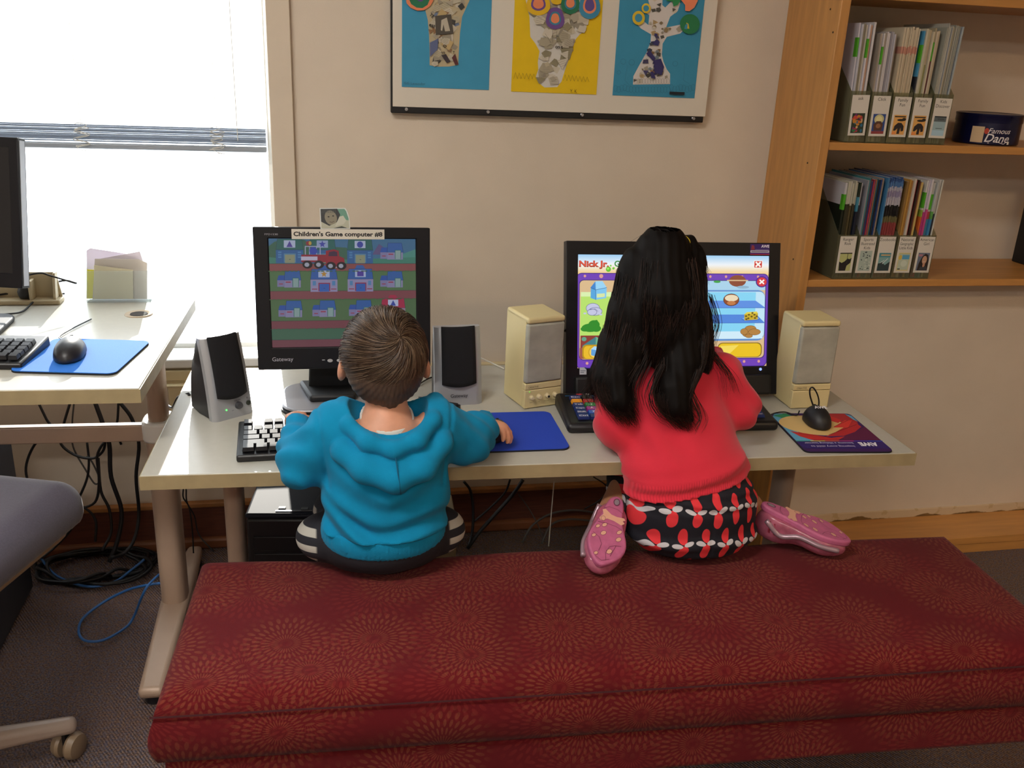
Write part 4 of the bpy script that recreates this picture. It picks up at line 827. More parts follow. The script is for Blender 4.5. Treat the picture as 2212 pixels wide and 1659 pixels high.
# cream tray behind the left monitor
a, b = atz(0, 646, ZL), atz(129, 646, ZL); ty = 2.40; a, b = aty(-40, 648, ty), aty(128, 646, ty); TW = b.x-a.x; th_ = aty(118, 590, ty+.03).z-ZL
o = thing('plastic_tray', 'cream plastic tray at the back of the window desk', 'tray', (a.x, ty, ZL))
mt = mat('tray_plastic', '#b9ab8c', .6)
MB().box(0, TW, 0, .05, 0, .012).build('base', mt, o, bevel=.003)
MB().prism([(0, 0), (TW, 0), (TW-.012, th_), (0, th_)], -.046, -.040, rotm(PI/2)).build('back_panel', mt, o, bevel=.002)
MB().prism([(.003, 0), (.05, 0), (.05, th_), (.025, th_)], TW-.016, TW-.010, frame((0, 0, .001), (0, 1, 0), (0, 0, 1)) @ Matrix.Identity(4)).build('end_panel', mt, o, bevel=.002)
MB().box(TW-.07, TW-.062, .004, .048, .01, th_*.8).build('divider', mt, o, bevel=.002)
a = aty(52, 612, ty+.022)
tag(MB().lathe([(.001, 0), (.014, .002), (.017, .010), (.018, .018), (.015, .027), (.008, .033), (.001, .034)], 20, Matrix.Translation((a.x, ty+.022, ZL+.0125))).build('webcam', m_blk2, smooth=True), 'round black webcam sitting in the cream tray', 'webcam')
for i, (pp, r_) in enumerate(((((-25, 640), (30, 632), (90, 618), (140, 606), (165, 612)), .0028), (((-25, 602), (40, 598), (85, 590), (110, 596), (163, 612)), .0024), (((-25, 680), (20, 678), (50, 672), (75, 650), (100, 640), (140, 634)), .0024))):
    zc = ZL+.004+[.012, .05, 0][i]
    cord('black_cable', [atz(x, y, zc+(.004 if k % 2 else 0)) for k, (x, y) in enumerate(pp)] if i != 1 else [aty(x, y, ty-.012) for x, y in pp], r_, m_blk2, ['thick black cord on the window desk in front of the cream tray', 'black cord draped over the cream tray', 'nearest black cord looping over the window desk'][i])
# the monitor cut off by the left edge
tr_, br_ = aty(20, 297, 2.13), aty(47, 624, 2.07); W0 = .36
Pl = frame(br_-Vector((W0*.97, -.09, 0)), Vector((.97, -.243, 0)), tr_-br_); hL = (tr_-br_).length
lm = thing('monitor', 'tall black monitor at the photo’s left edge by the window', 'monitor', (br_.x-.18, 2.2, ZL)); Q = wm(lm).inverted() @ Pl
mbz = bezel(W0, hL, .02, W0-.02, .03, hL-.02, .03, .003); mbz.v = [tuple(Q @ Vector(p)) for p in mbz.v]; lp = mbz.build('panel', m_blk, lm, bevel=.004)
P = Print(); P.rect(0, W0-.04, 0, hL-.05, '#0b0c12'); P.build('screen', m_gloss, lm, Q @ Matrix.Translation((.02, .03, -.0026)))
MB().box(W0-.001, W0+.0015, .005, hL-.005, -.024, -.006, Q).build('side_trim', m_silver, lm)
MB().box(-.03, .03, -.02, .02, .008, .24).build('neck', m_blk2, lm, bevel=.006); MB().prism(rrect(-.11, .10, -.09, .09, .04), 0, .012).build('base_plate', m_blk2, lm, bevel=.004)

# ================================================================== under the desks
m_pc = mat('pc_black', '#1a1d27', .6, spec=.15); m_pcf = mat('pc_front', '#0c0c10', .5)
a, b, c_ = atz(512, 1112, .42), atz(558, 1052, .42), atz(700, 1112, .42)
pr = math.atan2(c_.y-a.y, c_.x-a.x)
o = thing('computer_tower', 'glossy black computer tower under the long desk beside the boy', 'computer', (a.x+.016, a.y, 0), pr)
PW, PDp = .205, .36
MB().box(0, PW, .02, PDp, .012, .408).build('case', m_pcf, o, bevel=.004)
MB().box(0, PW, 0, PDp, .408, .42).build('top_cover', m_pc, o, bevel=.008, seg=3)
fp = MB().box(.002, PW-.002, 0, .022, .012, .408).build('front_panel', m_pcf, o, bevel=.006)
for k, zz in enumerate((.365, .322, .279)): MB().box(.016, PW-.016, -.003, .004, zz-.036, zz).build('drive_bay', m_pcf, fp, bevel=.002)
MB().box(.017, .028, -.0035, .0, .30, .302).build('eject_mark', m_btn, fp)
MB().box(.065, .145, .012, .018, .4195, .4215).build('port_lid', mat('pc_lid', '#1b1d26', .3), o); MB().box(.07, .085, .024, .034, .4195, .4225).box(.12, .135, .018, .030, .4195, .4225).build('usb_port', m_blk2, o)
for x in (.03, PW-.03):
    for y in (.04, PDp-.04): MB().lathe([(.015, 0), (.013, .014)], 12, Matrix.Translation((x, y, 0))).build('foot', m_blk2, o)
LT = atz(35, 1335, 0)
o = thing('computer_tower', 'dark grey computer tower on the carpet under the window desk', 'computer', (-.96, 1.99, 0))
MB().box(0, .185, .012, .34, .01, .462).build('case', mat('tower_grey', '#2b2e36', .5), o, bevel=.004); MB().box(.004, .181, 0, .014, .01, .46).build('front_panel', m_pcf, o, bevel=.005)
MB().box(-.0, .185, .0, .34, .462, .467).build('top_cover', mat('tower_top', '#343842', .35), o, bevel=.002)
for x in (.03, .155):
    for y in (.04, .3): MB().lathe([(.013, 0), (.012, .012)], 10, Matrix.Translation((x, y, 0))).build('foot', m_blk2, o)
MB().tube([(.187, .02, .28), (.19, .015, .25), (.189, .03, .20), (.188, .02, .17)], .0012, 5).build('loose_wire', mat('white_cord', '#d8d2c4', .6), o)
# grey-beige box just right of the boy, under the desk
a = atz(978, 1140, .30)
o = thing('power_box', 'small beige box under the desk right of the boy', 'box', (a.x-.03, a.y+.03, 0), -.05)
MB().box(-.06, .045, 0, .16, .0, .285).build('body', mat('box_beige', '#8d7f66', .6), o, bevel=.008); MB().box(-.055, .04, -.003, .01, .03, .20).build('front_plate', mat('box_beige_dark', '#766a55', .6), o, bevel=.003); MB().box(-.06, .045, 0, .16, .2865, .296).build('lid', mat('box_beige', '#8d7f66', .6), o, bevel=.003)
m_cb = mat('cable_black', '#0e0e12', .5); m_cg = mat('cable_grey', '#4c4844', .6)
def wc(name, label, pts, r, m=None): return cord(name, [aty(x, y, yy) for x, y, yy in pts], r, m or m_cb, label, 'cable', n=6)
wc('cable', 'thick black cable hanging straight down under the window desk', [(205, 868, 2.36), (222, 915, 2.36), (236, 960, 2.36), (240, 1030, 2.36), (262, 1100, 2.36), (256, 1160, 2.34), (236, 1215, 2.30)], .0062)
wc('cable', 'black cable leaving the window desk’s left underside towards the chair', [(82, 868, 2.34), (100, 905, 2.34), (112, 930, 2.34), (75, 960, 2.34), (56, 1010, 2.34), (68, 1050, 2.33), (110, 1072, 2.33), (170, 1090, 2.34), (205, 1120, 2.34), (206, 1170, 2.32)], .0034)
wc('cable', 'looping black cable bundle beside the thick hanging cable', [(152, 868, 2.38), (138, 915, 2.38), (130, 955, 2.38), (160, 982, 2.38), (200, 990, 2.38), (222, 975, 2.38), (226, 955, 2.37), (210, 985, 2.37), (214, 1040, 2.37), (205, 1085, 2.37), (165, 1105, 2.36), (155, 1140, 2.34), (120, 1180, 2.30), (90, 1205, 2.25)], .0036)
wc('cable', 'thin grey cable crossing diagonally below the crossbar', [(160, 868, 2.40), (156, 915, 2.40), (158, 965, 2.40), (185, 1015, 2.40), (205, 1045, 2.40), (215, 1035, 2.40), (200, 1000, 2.39), (188, 985, 2.39)], .0024, m_cg)
wc('cable', 'black cable hanging beside the window desk’s leg', [(256, 868, 2.40), (254, 905, 2.40), (250, 930, 2.40), (262, 960, 2.40)], .0034)
wc('cable', 'black cable running behind the window desk’s leg to the carpet', [(258, 868, 2.42), (285, 905, 2.42), (300, 960, 2.42), (294, 1030, 2.42), (300, 1110, 2.42), (290, 1165, 2.38), (268, 1195, 2.34), (240, 1205, 2.30)], .0052)
wc('cable', 'knotted black cable in the middle of the hanging bundle', [(188, 955, 2.40), (192, 1000, 2.39), (186, 1040, 2.39), (160, 1100, 2.38), (150, 1140, 2.37)], .0034)
wc('cable', 'black cable sloping from the knot to the coil on the carpet', [(212, 990, 2.38), (218, 1060, 2.38), (236, 1100, 2.37), (240, 1150, 2.35), (220, 1190, 2.31)], .0042)
# coil of cables on the carpet
def fl(x, y, z): return atz(x, y, z)
pts = []
for k in range(64):
    t = k*.45; r1 = 1+.30*math.sin(k*.9)*math.cos(k*.23); z = .008+.012*(k % 9)/4+.004*math.sin(k*1.7); c_ = fl(205, 1222, .02); pts.append((c_.x+.135*r1*math.cos(t)*(1+.1*math.sin(k*.31)), c_.y+.085*r1*math.sin(t), z))
cord('cable_coil', pts, .0048, m_cb, 'tangled coil of black cable on the carpet under the window desk', 'cable coil', n=4)
cord('cable', [fl(66, 1160, .03), fl(80, 1235, .01), fl(115, 1255, .008), fl(180, 1250, .008), fl(250, 1245, .01), fl(310, 1230, .012), fl(300, 1200, .02)], .0062, m_cb, 'thick black cable on the carpet in front of the coil')
m_blue = mat('cable_blue', '#2a5f9c', .45)
bz = .012
cord('network_cable', [fl(70, 1165, .10), fl(95, 1215, .03), fl(130, 1248, bz), fl(190, 1267, bz), fl(245, 1258, bz), fl(285, 1230, .03), fl(312, 1208, .05)], .0035, m_blue, 'blue network cable curving past the black coil on the carpet')
cord('network_cable', [fl(372, 1196, .04), fl(392, 1200, .06), fl(388, 1218, .075), fl(352, 1236, .11), fl(322, 1262, .13), fl(306, 1290, .10), fl(290, 1330, .03), fl(272, 1355, bz), fl(225, 1382, bz), fl(185, 1384, bz), fl(170, 1365, bz), fl(180, 1335, bz), fl(225, 1300, .02), fl(275, 1275, .06), fl(318, 1264, .105), fl(355, 1260, .105), fl(385, 1268, .06), fl(400, 1275, .02)], .0035, m_blue, 'blue network cable looped over the foot of the window desk')
# cords under the long desk
wc('cable', 'thin black cord hanging under the long desk’s left end', [(396, 1056, 2.40), (396, 1075, 2.40), (408, 1095, 2.40), (415, 1140, 2.38), (418, 1195, 2.35)], .0022)
wc('cable', 'second thin black cord under the long desk bending right', [(402, 1056, 2.41), (404, 1085, 2.41), (420, 1115, 2.41), (430, 1155, 2.39), (462, 1192, 2.36)], .0022)
wc('cable', 'black cable hanging right of the boy under the desk', [(1002, 1040, 2.25), (1016, 1060, 2.25), (1022, 1100, 2.24), (1020, 1150, 2.22), (1012, 1180, 2.2)], .004)
wc('cable', 'thick black cable slanting under the middle of the desk', [(1130, 1036, 2.26), (1110, 1065, 2.25), (1075, 1105, 2.24), (1035, 1150, 2.22), (1010, 1185, 2.2)], .0052)
wc('cable', 'thinner black cable slanting beside the thick one under the desk', [(1102, 1036, 2.30), (1090, 1065, 2.30), (1055, 1100, 2.29), (1020, 1130, 2.28)], .003)
wc('cable', 'grey cable arching to the carpet under the middle of the desk', [(1128, 1172, 2.30), (1150, 1135, 2.32), (1190, 1110, 2.34), (1240, 1102, 2.36), (1290, 1108, 2.36)], .0032, m_cg)
wc('cable', 'lower grey cable arching below the first under the desk', [(1170, 1175, 2.30), (1190, 1135, 2.32), (1225, 1122, 2.34), (1280, 1125, 2.35)], .0032, m_cg)
wc('cable', 'thin grey wire hanging under the middle of the desk', [(1120, 1068, 2.38), (1140, 1095, 2.38), (1160, 1130, 2.36), (1175, 1170, 2.34)], .0018, m_cg)
wc('cable', 'thin pale wire hanging near the girl’s left shoe', [(1197, 1040, 2.30), (1192, 1095, 2.30), (1190, 1120, 2.29), (1185, 1180, 2.27)], .0016, mat('white_cord', '#d8d2c4', .6))
wc('cable', 'thin black cord curling under the desk left of the girl', [(1282, 1030, 2.20), (1305, 1045, 2.20), (1312, 1058, 2.20), (1296, 1080, 2.21), (1262, 1100, 2.22)], .002)
wc('cable', 'black speaker cord drooping between the two desks', [(408, 850, 2.10), (385, 858, 2.12), (372, 880, 2.15), (355, 872, 2.20), (348, 885, 2.25)], .003)
wc('cable', 'second black speaker cord between the two desks', [(410, 853, 2.09), (390, 865, 2.12), (378, 875, 2.16), (372, 895, 2.2)], .003)

# ================================================================== office chair, mostly out of frame
m_seat = mat('chair_fabric', '#4c4858', .95, var=.1, vscale=300, bump=.3, bscale=700, sheen=.3); m_shell = mat('chair_shell', '#9c876c', .5); m_base = mat('chair_base', '#a08d80', .4)
t = atz(122, 1092, .515); cc = Vector((-.83, 1.60, 0)); so = Matrix.Translation((t.x+.83-.235, t.y-1.60-.115, 0)) @ rotm(0, 0, -.33)
ch = thing('office_chair', 'grey office chair with beige base cut off at left', 'chair', (cc.x, cc.y, 0))
sdf_obj('seat', lambda P: _smax(s_box(P, (so[0][3], so[1][3], .505), (.235, .235, .06), .055, so), .478-P[..., 2], .01), (so[0][3]-.33, so[1][3]-.33, .45), (so[0][3]+.33, so[1][3]+.33, .60), .008, m_seat, ch, world=False)
MB().prism(rrect(-.215, .215, -.215, .215, .07, 6), .455, .482, so).build('seat_shell', m_shell, ch, bevel=.012, seg=3)
MB().lathe([(.03, .10), (.03, .28), (.018, .28), (.018, .46)], 16).build('gas_column', m_blk2, ch, smooth='auto')
MB().lathe([(.05, .07), (.055, .09), (.045, .12)], 18).build('hub', m_base, ch, smooth='auto')
cs = atz(152, 1632, 0); a0 = math.atan2(cs.y-cc.y-.0, cs.x-cc.x); RR = max(.27, (Vector((cs.x, cs.y, 0))-cc).length)
for k in range(5):
    a = a0+k*2*PI/5; M_ = rotm(0, 0, a)
    arm = MB().add([(.03, -.028, .072), (.03, .028, .072), (.03, .022, .118), (.03, -.022, .118), (RR+.02, -.02, .062), (RR+.02, .02, .062), (RR+.02, .015, .090), (RR+.02, -.015, .090)], [(0, 1, 2, 3), (7, 6, 5, 4), (0, 4, 5, 1), (1, 5, 6, 2), (2, 6, 7, 3), (3, 7, 4, 0)], M_).build('base_arm', m_base, ch, bevel=.012, seg=3)
    c1 = MB(); T_ = M_ @ Matrix.Translation((RR, 0, .029)) @ rotm(0, 0, .9) 
    for s_ in (-1, 1): c1.lathe([(.012, .004), (.026, .006), (.029, .012), (.025, .024), (.01, .027)], 20, T_ @ rotm(PI/2*s_))
    cw = c1.build('caster', mat('caster_brown', '#8f7a62', .4), arm, smooth='auto')
    MB().box(-.012, .012, -.004, .004, .0, .036, T_).build('stem', m_blk2, arm)

# ================================================================== display board with collages
bl_, br_ = aty(845, 225, YW-.03), aty(1519, 257, YW-.03); z_b = (bl_.z+br_.z)/2
o = thing('display_board', 'white display board with black bottom rail hung on the wall', 'display board', (bl_.x, YW, z_b)); BWd = br_.x-bl_.x+.008
MB().box(.004, BWd-.002, -.029, -.026, 0, .62).build('white_sheet', mat('board_sheet', '#d8d0c2', .6), o, bevel=.001)
MB().box(0, BWd-.006, -.026, -.002, -.016, .62).build('backing', m_blk2, o, bevel=.002)
for px_ in (877, 1053, 1256, 1497):
    x = aty(px_, 245, YW-.03).x-bl_.x; c1 = MB().lathe([(.0035, 0), (.0035, .004), (.002, .005), (.002, .009), (.004, .010), (.004, .012)], 12, Matrix.Translation((x, -.029, -.005)) @ rotm(PI/2))
    c1.build('screw', mat('screw_clear', '#b9bac0', .2, .7), o, smooth='auto')
YA = YW-.0305
def art(label, px0, px1, base, seed, draw):
    a_, b_ = aty(*px0, YA), aty(*px1, YA); o = thing('collage_picture', label, 'artwork', (a_.x, YA, (a_.z+b_.z)/2), 0, 'paper tree collages on the board')
    W_ = b_.x-a_.x; H_ = .305; MB().box(0, W_, 0, .0006, 0, H_).build('paper', mat('paper_'+base, base, .85, var=.03, vscale=20), o)
    P = Print(); z0_ = (a_.z+b_.z)/2
    def pt(p, ox, oy=0):   # zoom pixels of the collage -> sheet
        q = aty(ox+p[0]/5.53, oy+p[1]/5.53, YA); return (q.x-a_.x, q.z-z0_)
    draw(P, pt, W_, H_, random.Random(seed)); c1 = P.build('cut_paper', m_print, o, frame((0, -.0004, 0), (1, 0, 0), (0, 0, 1)))
    return o
def scraps(P, poly, rnd, n, cols, smin_=.006, smax_=.02):
    xs = [p[0] for p in poly]; ys = [p[1] for p in poly]
    def inside(x, y):
        r = False; j = len(poly)-1
        for i in range(len(poly)):
            (xi, yi), (xj, yj) = poly[i], poly[j]
            if (yi > y) != (yj > y) and x < (xj-xi)*(y-yi)/(yj-yi)+xi: r = not r
            j = i
        return r
    k = 0
    for _ in range(n*20):
        if k >= n: break
        x, y = rnd.uniform(min(xs), max(xs)), rnd.uniform(min(ys), max(ys)); s_ = rnd.uniform(smin_, smax_); a_ = rnd.uniform(0, PI); m_ = rnd.choice((3, 4, 4, 5))
        q = [(x+s_*math.cos(a_+2*PI*i/m_)*rnd.uniform(.7, 1.1), y+s_*math.sin(a_+2*PI*i/m_)*rnd.uniform(.5, .9)) for i in range(m_)]
        if not all(inside(x+(px_-x)*.75, y+(py_-y)*.75) for px_, py_ in q): continue
        k += 1; P.poly(q, rnd.choice(cols))
        if rnd.random() < .6:
            b_ = rnd.uniform(-.5, .5)
            for t in (-.35, -.1, .15, .4):
                cx, cy = x-t*s_*math.sin(b_), y+t*s_*math.cos(b_); L = s_*.42
                if inside(cx-L, cy) and inside(cx+L, cy): P.line([(cx-L*math.cos(b_), cy-L*math.sin(b_)), (cx+L*math.cos(b_), cy+L*math.sin(b_))], .0005, '#6f6a62')
NEWS = ['#b9b09c', '#a89f8c', '#c4bca8', '#958d7c', '#b3a98f', '#c9c1b0']
def draw1(P, pt, W_, H_, rnd):
    f = lambda x, y: pt((x, y), 820); tr_ = [f(545, 120), f(575, 240), f(590, 420), f(597, 600), f(597, 780), f(700, 797), f(830, 795), f(940, 775), f(945, 640), f(960, 400), f(985, 200), f(1040, 80), f(1090, -30), f(980, -70), f(760, -60), f(620, -40), f(600, 40)]
    P.poly(tr_, '#b8a988'); scraps(P, tr_, rnd, 60, NEWS+['#3b3a38', '#6b7a94', '#8c6a4a', '#b8a070'], .007, .02)
    P.poly([f(660, 190), f(850, 170), f(880, 400), f(670, 420)], '#4f4a42'); P.poly([f(735, 240), f(800, 210), f(840, 370), f(780, 375), f(760, 290), f(745, 370), f(728, 360)], '#b7ae9c'); P.poly([f(598, 510), f(700, 460), f(690, 590), f(600, 680)], '#5a6488'); P.poly([f(735, 660), f(790, 645), f(845, 735), f(800, 755)], '#3b3238'); P.poly([f(860, 690), f(900, 640), f(940, 770), f(900, 775)], '#5a2f30')
    for t_, x, y, r_, s_ in (('5', 775, 645, 1.4, .012), ('0', 795, 570, 1.4, .013), ('T', 870, 640, .0, .009), ('eat', 585, 310, -.3, .013), ('TE', 590, 180, -.7, .011)): P.text(t_, *f(x, y), s_, '#2d2c2a', bold=.02, rot=r_)
    P.poly([f(x, y) for x, y in ((310, -20), (320, 40), (370, 95), (450, 128), (530, 122), (600, 75), (640, 10), (640, -70), (480, -140), (340, -90))], '#e2855c'); P.poly([f(x, y) for x, y in ((345, -20), (375, 50), (440, 92), (510, 98), (570, 60), (595, 0), (570, -60), (470, -100), (370, -70))], '#23704e'); P.ell(*f(485, -10), .008, .006, '#5d4a8a')
    P.text('ISIS Lavender', *f(290, 1005), .0085, '#2f5f74', width=.055)
    q = [f(990, -160), f(1090, -40)]; P.ell(W_*.72, H_*.86, .022, .018, '#7a4a8a'); P.ell(W_*.72, H_*.86, .013, .010, '#d9b52e'); P.ell(W_*.45, H_*.9, .02, .02, '#d9b52e')
def draw2(P, pt, W_, H_, rnd):
    f = lambda x, y: pt((x, y), 820); g_ = lambda x, y: pt((x, y), 1180)
    tr_ = [f(1740, -20), f(1790, 200), f(1800, 440), f(1860, 520), f(1910, 610), f(1890, 740), f(1895, 830), f(1865, 920), f(1900, 990), f(1970, 1045), g_(130, 1040), g_(180, 975), g_(235, 800), g_(280, 680), g_(350, 470), g_(400, 410), g_(470, 370), g_(490, 260), g_(560, 120), g_(600, -40)]
    P.poly(tr_, '#d0ccc4'); scraps(P, tr_, rnd, 90, NEWS+['#a39a84', '#8c8468'], .008, .022)
    for (x, y), (x2, y2) in (((1970, 400), (2040, 510)), ((2060, 360), (2060, 510)), ((2110, 370), (2110, 500)), ((1880, 200), (1990, 260))): P.line([f(x, y), f(x2, y2)], .0006, '#4a4640')
    P.text('on t', *f(2090, 575), .012, '#2d2c2a', bold=.03)
    def egg(cx, cy, rx, ry, cols, fn):
        for c_, s_ in zip(cols, (1, .62, .45)):
            P.poly([fn(cx+rx*s_*math.cos(t)*(1+.08*math.sin(3*t)), cy+ry*s_*math.sin(t)*(1+.06*math.cos(2*t))) for t in (2*PI*k/18 for k in range(18))], c_)
    egg(1890, 40, 140, 155, ('#dcb21c', '#6b4a8c', '#e2855c'), f); egg(2110, -10, 70, 70, ('#dcb21c',), f); egg(2090, 220, 110, 140, ('#6b4a8c', '#3a7d96', '#e2855c'), f); egg(280, 30, 110, 150, ('#23704e', '#3a7d96', '#e2855c'), g_); egg(510, 60, 125, 180, ('#3a86a8', '#e2855c', '#5d4a8a'), g_)
    for x0_, n_, fn, y0_ in ((1595, 13, f, 905), (195, 15, g_, 930)):
        pts_ = []
        for k in range(n_): pts_.append(fn(x0_+k*22, y0_+(-42 if k % 2 else 35)*(1-.02*k)+k*(1.5 if fn is g_ else 1)))
        P.line(pts_, .0006, '#6a5a18')
    P.text('Y. K', *g_(275, 1105), .0125, '#3a3210', width=.019)
def draw3(P, pt, W_, H_, rnd):
    g_ = lambda x, y: pt((x, y), 1180)
    tr_ = [g_(x, y) for x, y in ((1035, 1010), (1040, 910), (1110, 780), (1200, 620), (1245, 500), (1250, 410), (1130, 340), (1085, 290), (1150, 240), (1220, 300), (1230, 180), (1180, 150), (1240, 90), (1210, -30), (1390, -30), (1385, 60), (1420, 90), (1500, 10), (1560, -40), (1600, 40), (1570, 130), (1480, 200), (1430, 330), (1620, 290), (1660, 340), (1600, 400), (1440, 440), (1390, 520), (1380, 650), (1400, 740), (1440, 830), (1478, 880), (1478, 1005))]
    P.poly(tr_, '#d2ccc8'); scraps(P, tr_, rnd, 40, ['#a89f8c', '#b59a6a', '#4a4a44', '#8c7a58', '#c9c1b0'], .004, .012)
    dk = [g_(x, y) for x, y in ((1150, 740), (1270, 700), (1180, 630), (1220, 600), (1250, 420), (1370, 440), (1360, 680), (1400, 800), (1360, 930), (1290, 900), (1240, 940), (1200, 900))]
    scraps(P, [g_(1150, 960), g_(1140, 740), g_(1250, 380), g_(1370, 420), g_(1360, 690), g_(1400, 790), g_(1380, 920)], rnd, 30, ['#2f2c5a', '#38346a', '#26344a', '#8c6a3a', '#7a8a94', '#33322e'], .006, .013)
    for p in ([(1280, 720), (1360, 700), (1400, 800), (1370, 900), (1280, 860)], [(1185, 640), (1230, 600), (1300, 700), (1270, 730)], [(1235, 860), (1270, 850), (1300, 940), (1245, 930)]): P.poly([g_(*q) for q in p], '#332f66')
    for cx, cy, rx, ry, c_, s_ in ((1095, 215, 75, 85, '#d9b92c', .6), (1185, 100, 55, 60, '#d9b92c', .62)):
        P.poly([g_(cx+rx*math.cos(t), cy+ry*math.sin(t)) for t in (2*PI*k/18 for k in range(18))], c_); P.poly([g_(cx+rx*s_*math.cos(t), cy+ry*s_*math.sin(t)) for t in (2*PI*k/14 for k in range(14))], '#3a8db0')
    P.poly([g_(1706+118*math.cos(t), 288+120*math.sin(t)) for t in (2*PI*k/22 for k in range(22))], '#23784a'); P.poly([g_(x, y) for x, y in ((1665, 270), (1690, 285), (1700, 345), (1670, 340))], '#d9b92c'); P.poly([g_(1650+0, 300), g_(1680, 280), g_(1675, 350), g_(1640, 345)], '#3a8db0')
    P.poly([g_(x, y) for x, y in ((1600, 0), (1650, 60), (1650, 130), (1700, 135), (1760, 90), (1800, 10), (1790, -80), (1640, -90))], '#ef8a62'); P.poly([g_(x, y) for x, y in ((1420, -60), (1520, -60), (1620, -30), (1560, 60), (1510, 80), (1500, 20), (1430, 10))], '#2b8a50')
    for k in range(26):
        cx = 820+k*37; cy = 1055+12*math.sin(k*1.7) if not 1030 < cx < 1480 else 1070; P.line([g_(cx+24*math.cos(t), cy+38*math.sin(t)) for t in (2*PI*j/10 for j in range(11))], .0004, '#2a5a6e')
    for k in range(13): cx = 1060+k*32; P.line([g_(cx+20*math.cos(t), 970+32*math.sin(t)) for t in (2*PI*j/10 for j in range(11))], .0004, '#5a5656')
    for x, y, r_ in ((910, 735, 32), (1012, 745, 34), (858, 865, 22), (1530, 760, 30)): P.line([g_(x+r_*math.cos(t), y+r_*math.sin(t)) for t in (2*PI*j/12 for j in range(13))], .0005, '#2a5a6e')
    P.line([g_(960, 780), g_(930, 960), g_(1000, 1030)], .0004, '#2a5a6e'); P.line([g_(1640, 760), g_(1630, 960), g_(1700, 1000)], .0004, '#2a5a6e')
    P.rect(*(g_(1570, 0)[0], g_(1755, 0)[0]), g_(1660, 1135)[1], g_(1660, 1100)[1], '#16202a')
art('blue collage with a grey newsprint tree trunk, leftmost on the board', (868, 188), (1056, 194), '#3f93b8', 1, draw1)
art('yellow collage with a newsprint tree, middle of the board', (1104, 197), (1288, 205), '#e2bd12', 2, draw2)
art('blue collage with a white tree and green circle, rightmost on the board', (1323, 206), (1500, 212), '#3a8db0', 3, draw3)

# ================================================================== magazine files
m_smk = bpy.data.materials.new('smoky_plastic'); m_smk.use_nodes = True; g = G(m_smk)
tr = g.N.new('ShaderNodeBsdfTransparent'); tr.inputs[0].default_value = (.80, .80, .70, 1); mx = g.N.new('ShaderNodeMixShader'); mx.inputs[0].default_value = .26
g.b.inputs['Roughness'].default_value = .3; g.b.inputs['Base Color'].default_value = (*lin('#8d8b70'), 1); g.L.new(tr.outputs[0], mx.inputs[1]); g.L.new(g.b.outputs[0], mx.inputs[2]); g.L.new(mx.outputs[0], g.N['Material Output'].inputs[0])
m_mag = colmat('magazine_paper', 0, .45)
def mag_mesh(th, h, d, bands):
    v, f, c_ = [], [], []; zs = [0]+[b[0]*h for b in bands]
    for z in zs: v += [(0, 0, z), (th, 0, z), (th, d, z), (0, d, z)]
    for i, b in enumerate(bands):
        for k in range(4): f.append((4*i+k, 4*i+(k+1) % 4, 4*i+4+(k+1) % 4, 4*i+4+k)); c_.append(lin(b[1]) if k != 2 else lin('#d8d2c4'))
    f += [(3, 2, 1, 0), tuple(4*len(bands)+k for k in range(4))]; c_ += [lin('#bdb6a8'), lin('#d8d4ca')]
    me = bpy.data.meshes.new('magazine'); me.from_pydata(v, [], f); me.update(); at = me.color_attributes.new('Col', 'FLOAT_COLOR', 'CORNER'); buf = []
    for p, q in zip(me.polygons, c_): buf += [*q, 1.0]*p.loop_total
    at.data.foreach_set('color', buf); me.materials.append(m_mag); return me
def cover_ask(P): 
    r_ = random.Random(3); P.rect(-.018, .018, 0, .05, '#2c3a2a')
    for _ in range(26): P.ell(r_.uniform(-.014, .014), r_.uniform(.005, .044), r_.uniform(.002, .006), r_.uniform(.002, .006), r_.choice(['#a8283a', '#2c7a4a', '#c8862c', '#7a2c6a', '#c84a3c', '#2c6a8a', '#d0a87a']), 9)
def cover_click(P): P.rect(-.018, .018, 0, .05, '#2c4a8c'); P.ell(0, .037, .014, .012, '#c8c490', 16); P.ell(0, .037, .009, .008, '#e4dca0', 16); P.poly([(-.012, .008), (-.014, .024), (-.006, .032), (.006, .032), (.013, .024), (.011, .008)], '#5a3a2c'); P.ell(0, .02, .007, .006, '#9a6a4a', 14); P.rect(-.018, .018, 0, .007, '#8c3a3a')
def cover_fun(P): P.rect(-.018, .018, 0, .05, '#e0a85c'); P.rect(-.016, .016, .044, .047, '#2a2620'); P.ell(.004, .037, .012, .003, '#2a2620', 14); P.ell(.012, .039, .006, .004, '#2a2620', 12); P.poly([(-.015, .010), (-.013, .022), (-.004, .030), (.006, .030), (.014, .022), (.015, .010), (.008, .008), (.005, .018), (.004, .002), (-.004, .002), (-.003, .016), (-.009, .010)], '#2c2426'); P.rect(-.018, -.006, 0, .008, '#e8924a')
def cover_disc(P): P.rect(-.018, .018, 0, .05, '#9ab4bc'); P.rect(-.018, .018, .036, .05, '#5a6468'); P.rect(-.017, .017, .047, .05, '#1f2226'); P.text('Wildlife', -.008, .040, .007, '#16181a', width=.02); P.rect(-.009, .010, .018, .0195, '#4a5a60'); P.rect(-.018, .018, 0, .014, '#a8c8d8')
def cover_ranger(P): P.rect(-.018, .018, 0, .05, '#b8bc7c'); P.poly([(-.016, .0), (-.018, .026), (-.010, .022), (-.002, .026), (.006, .034), (.012, .032), (.018, .036), (.016, .022), (.006, .014), (.004, 0)], '#201c1c'); P.rect(-.018, .018, .047, .05, '#2a2c22'); P.rect(.004, .0055, .02, .05, '#3a3c2c')
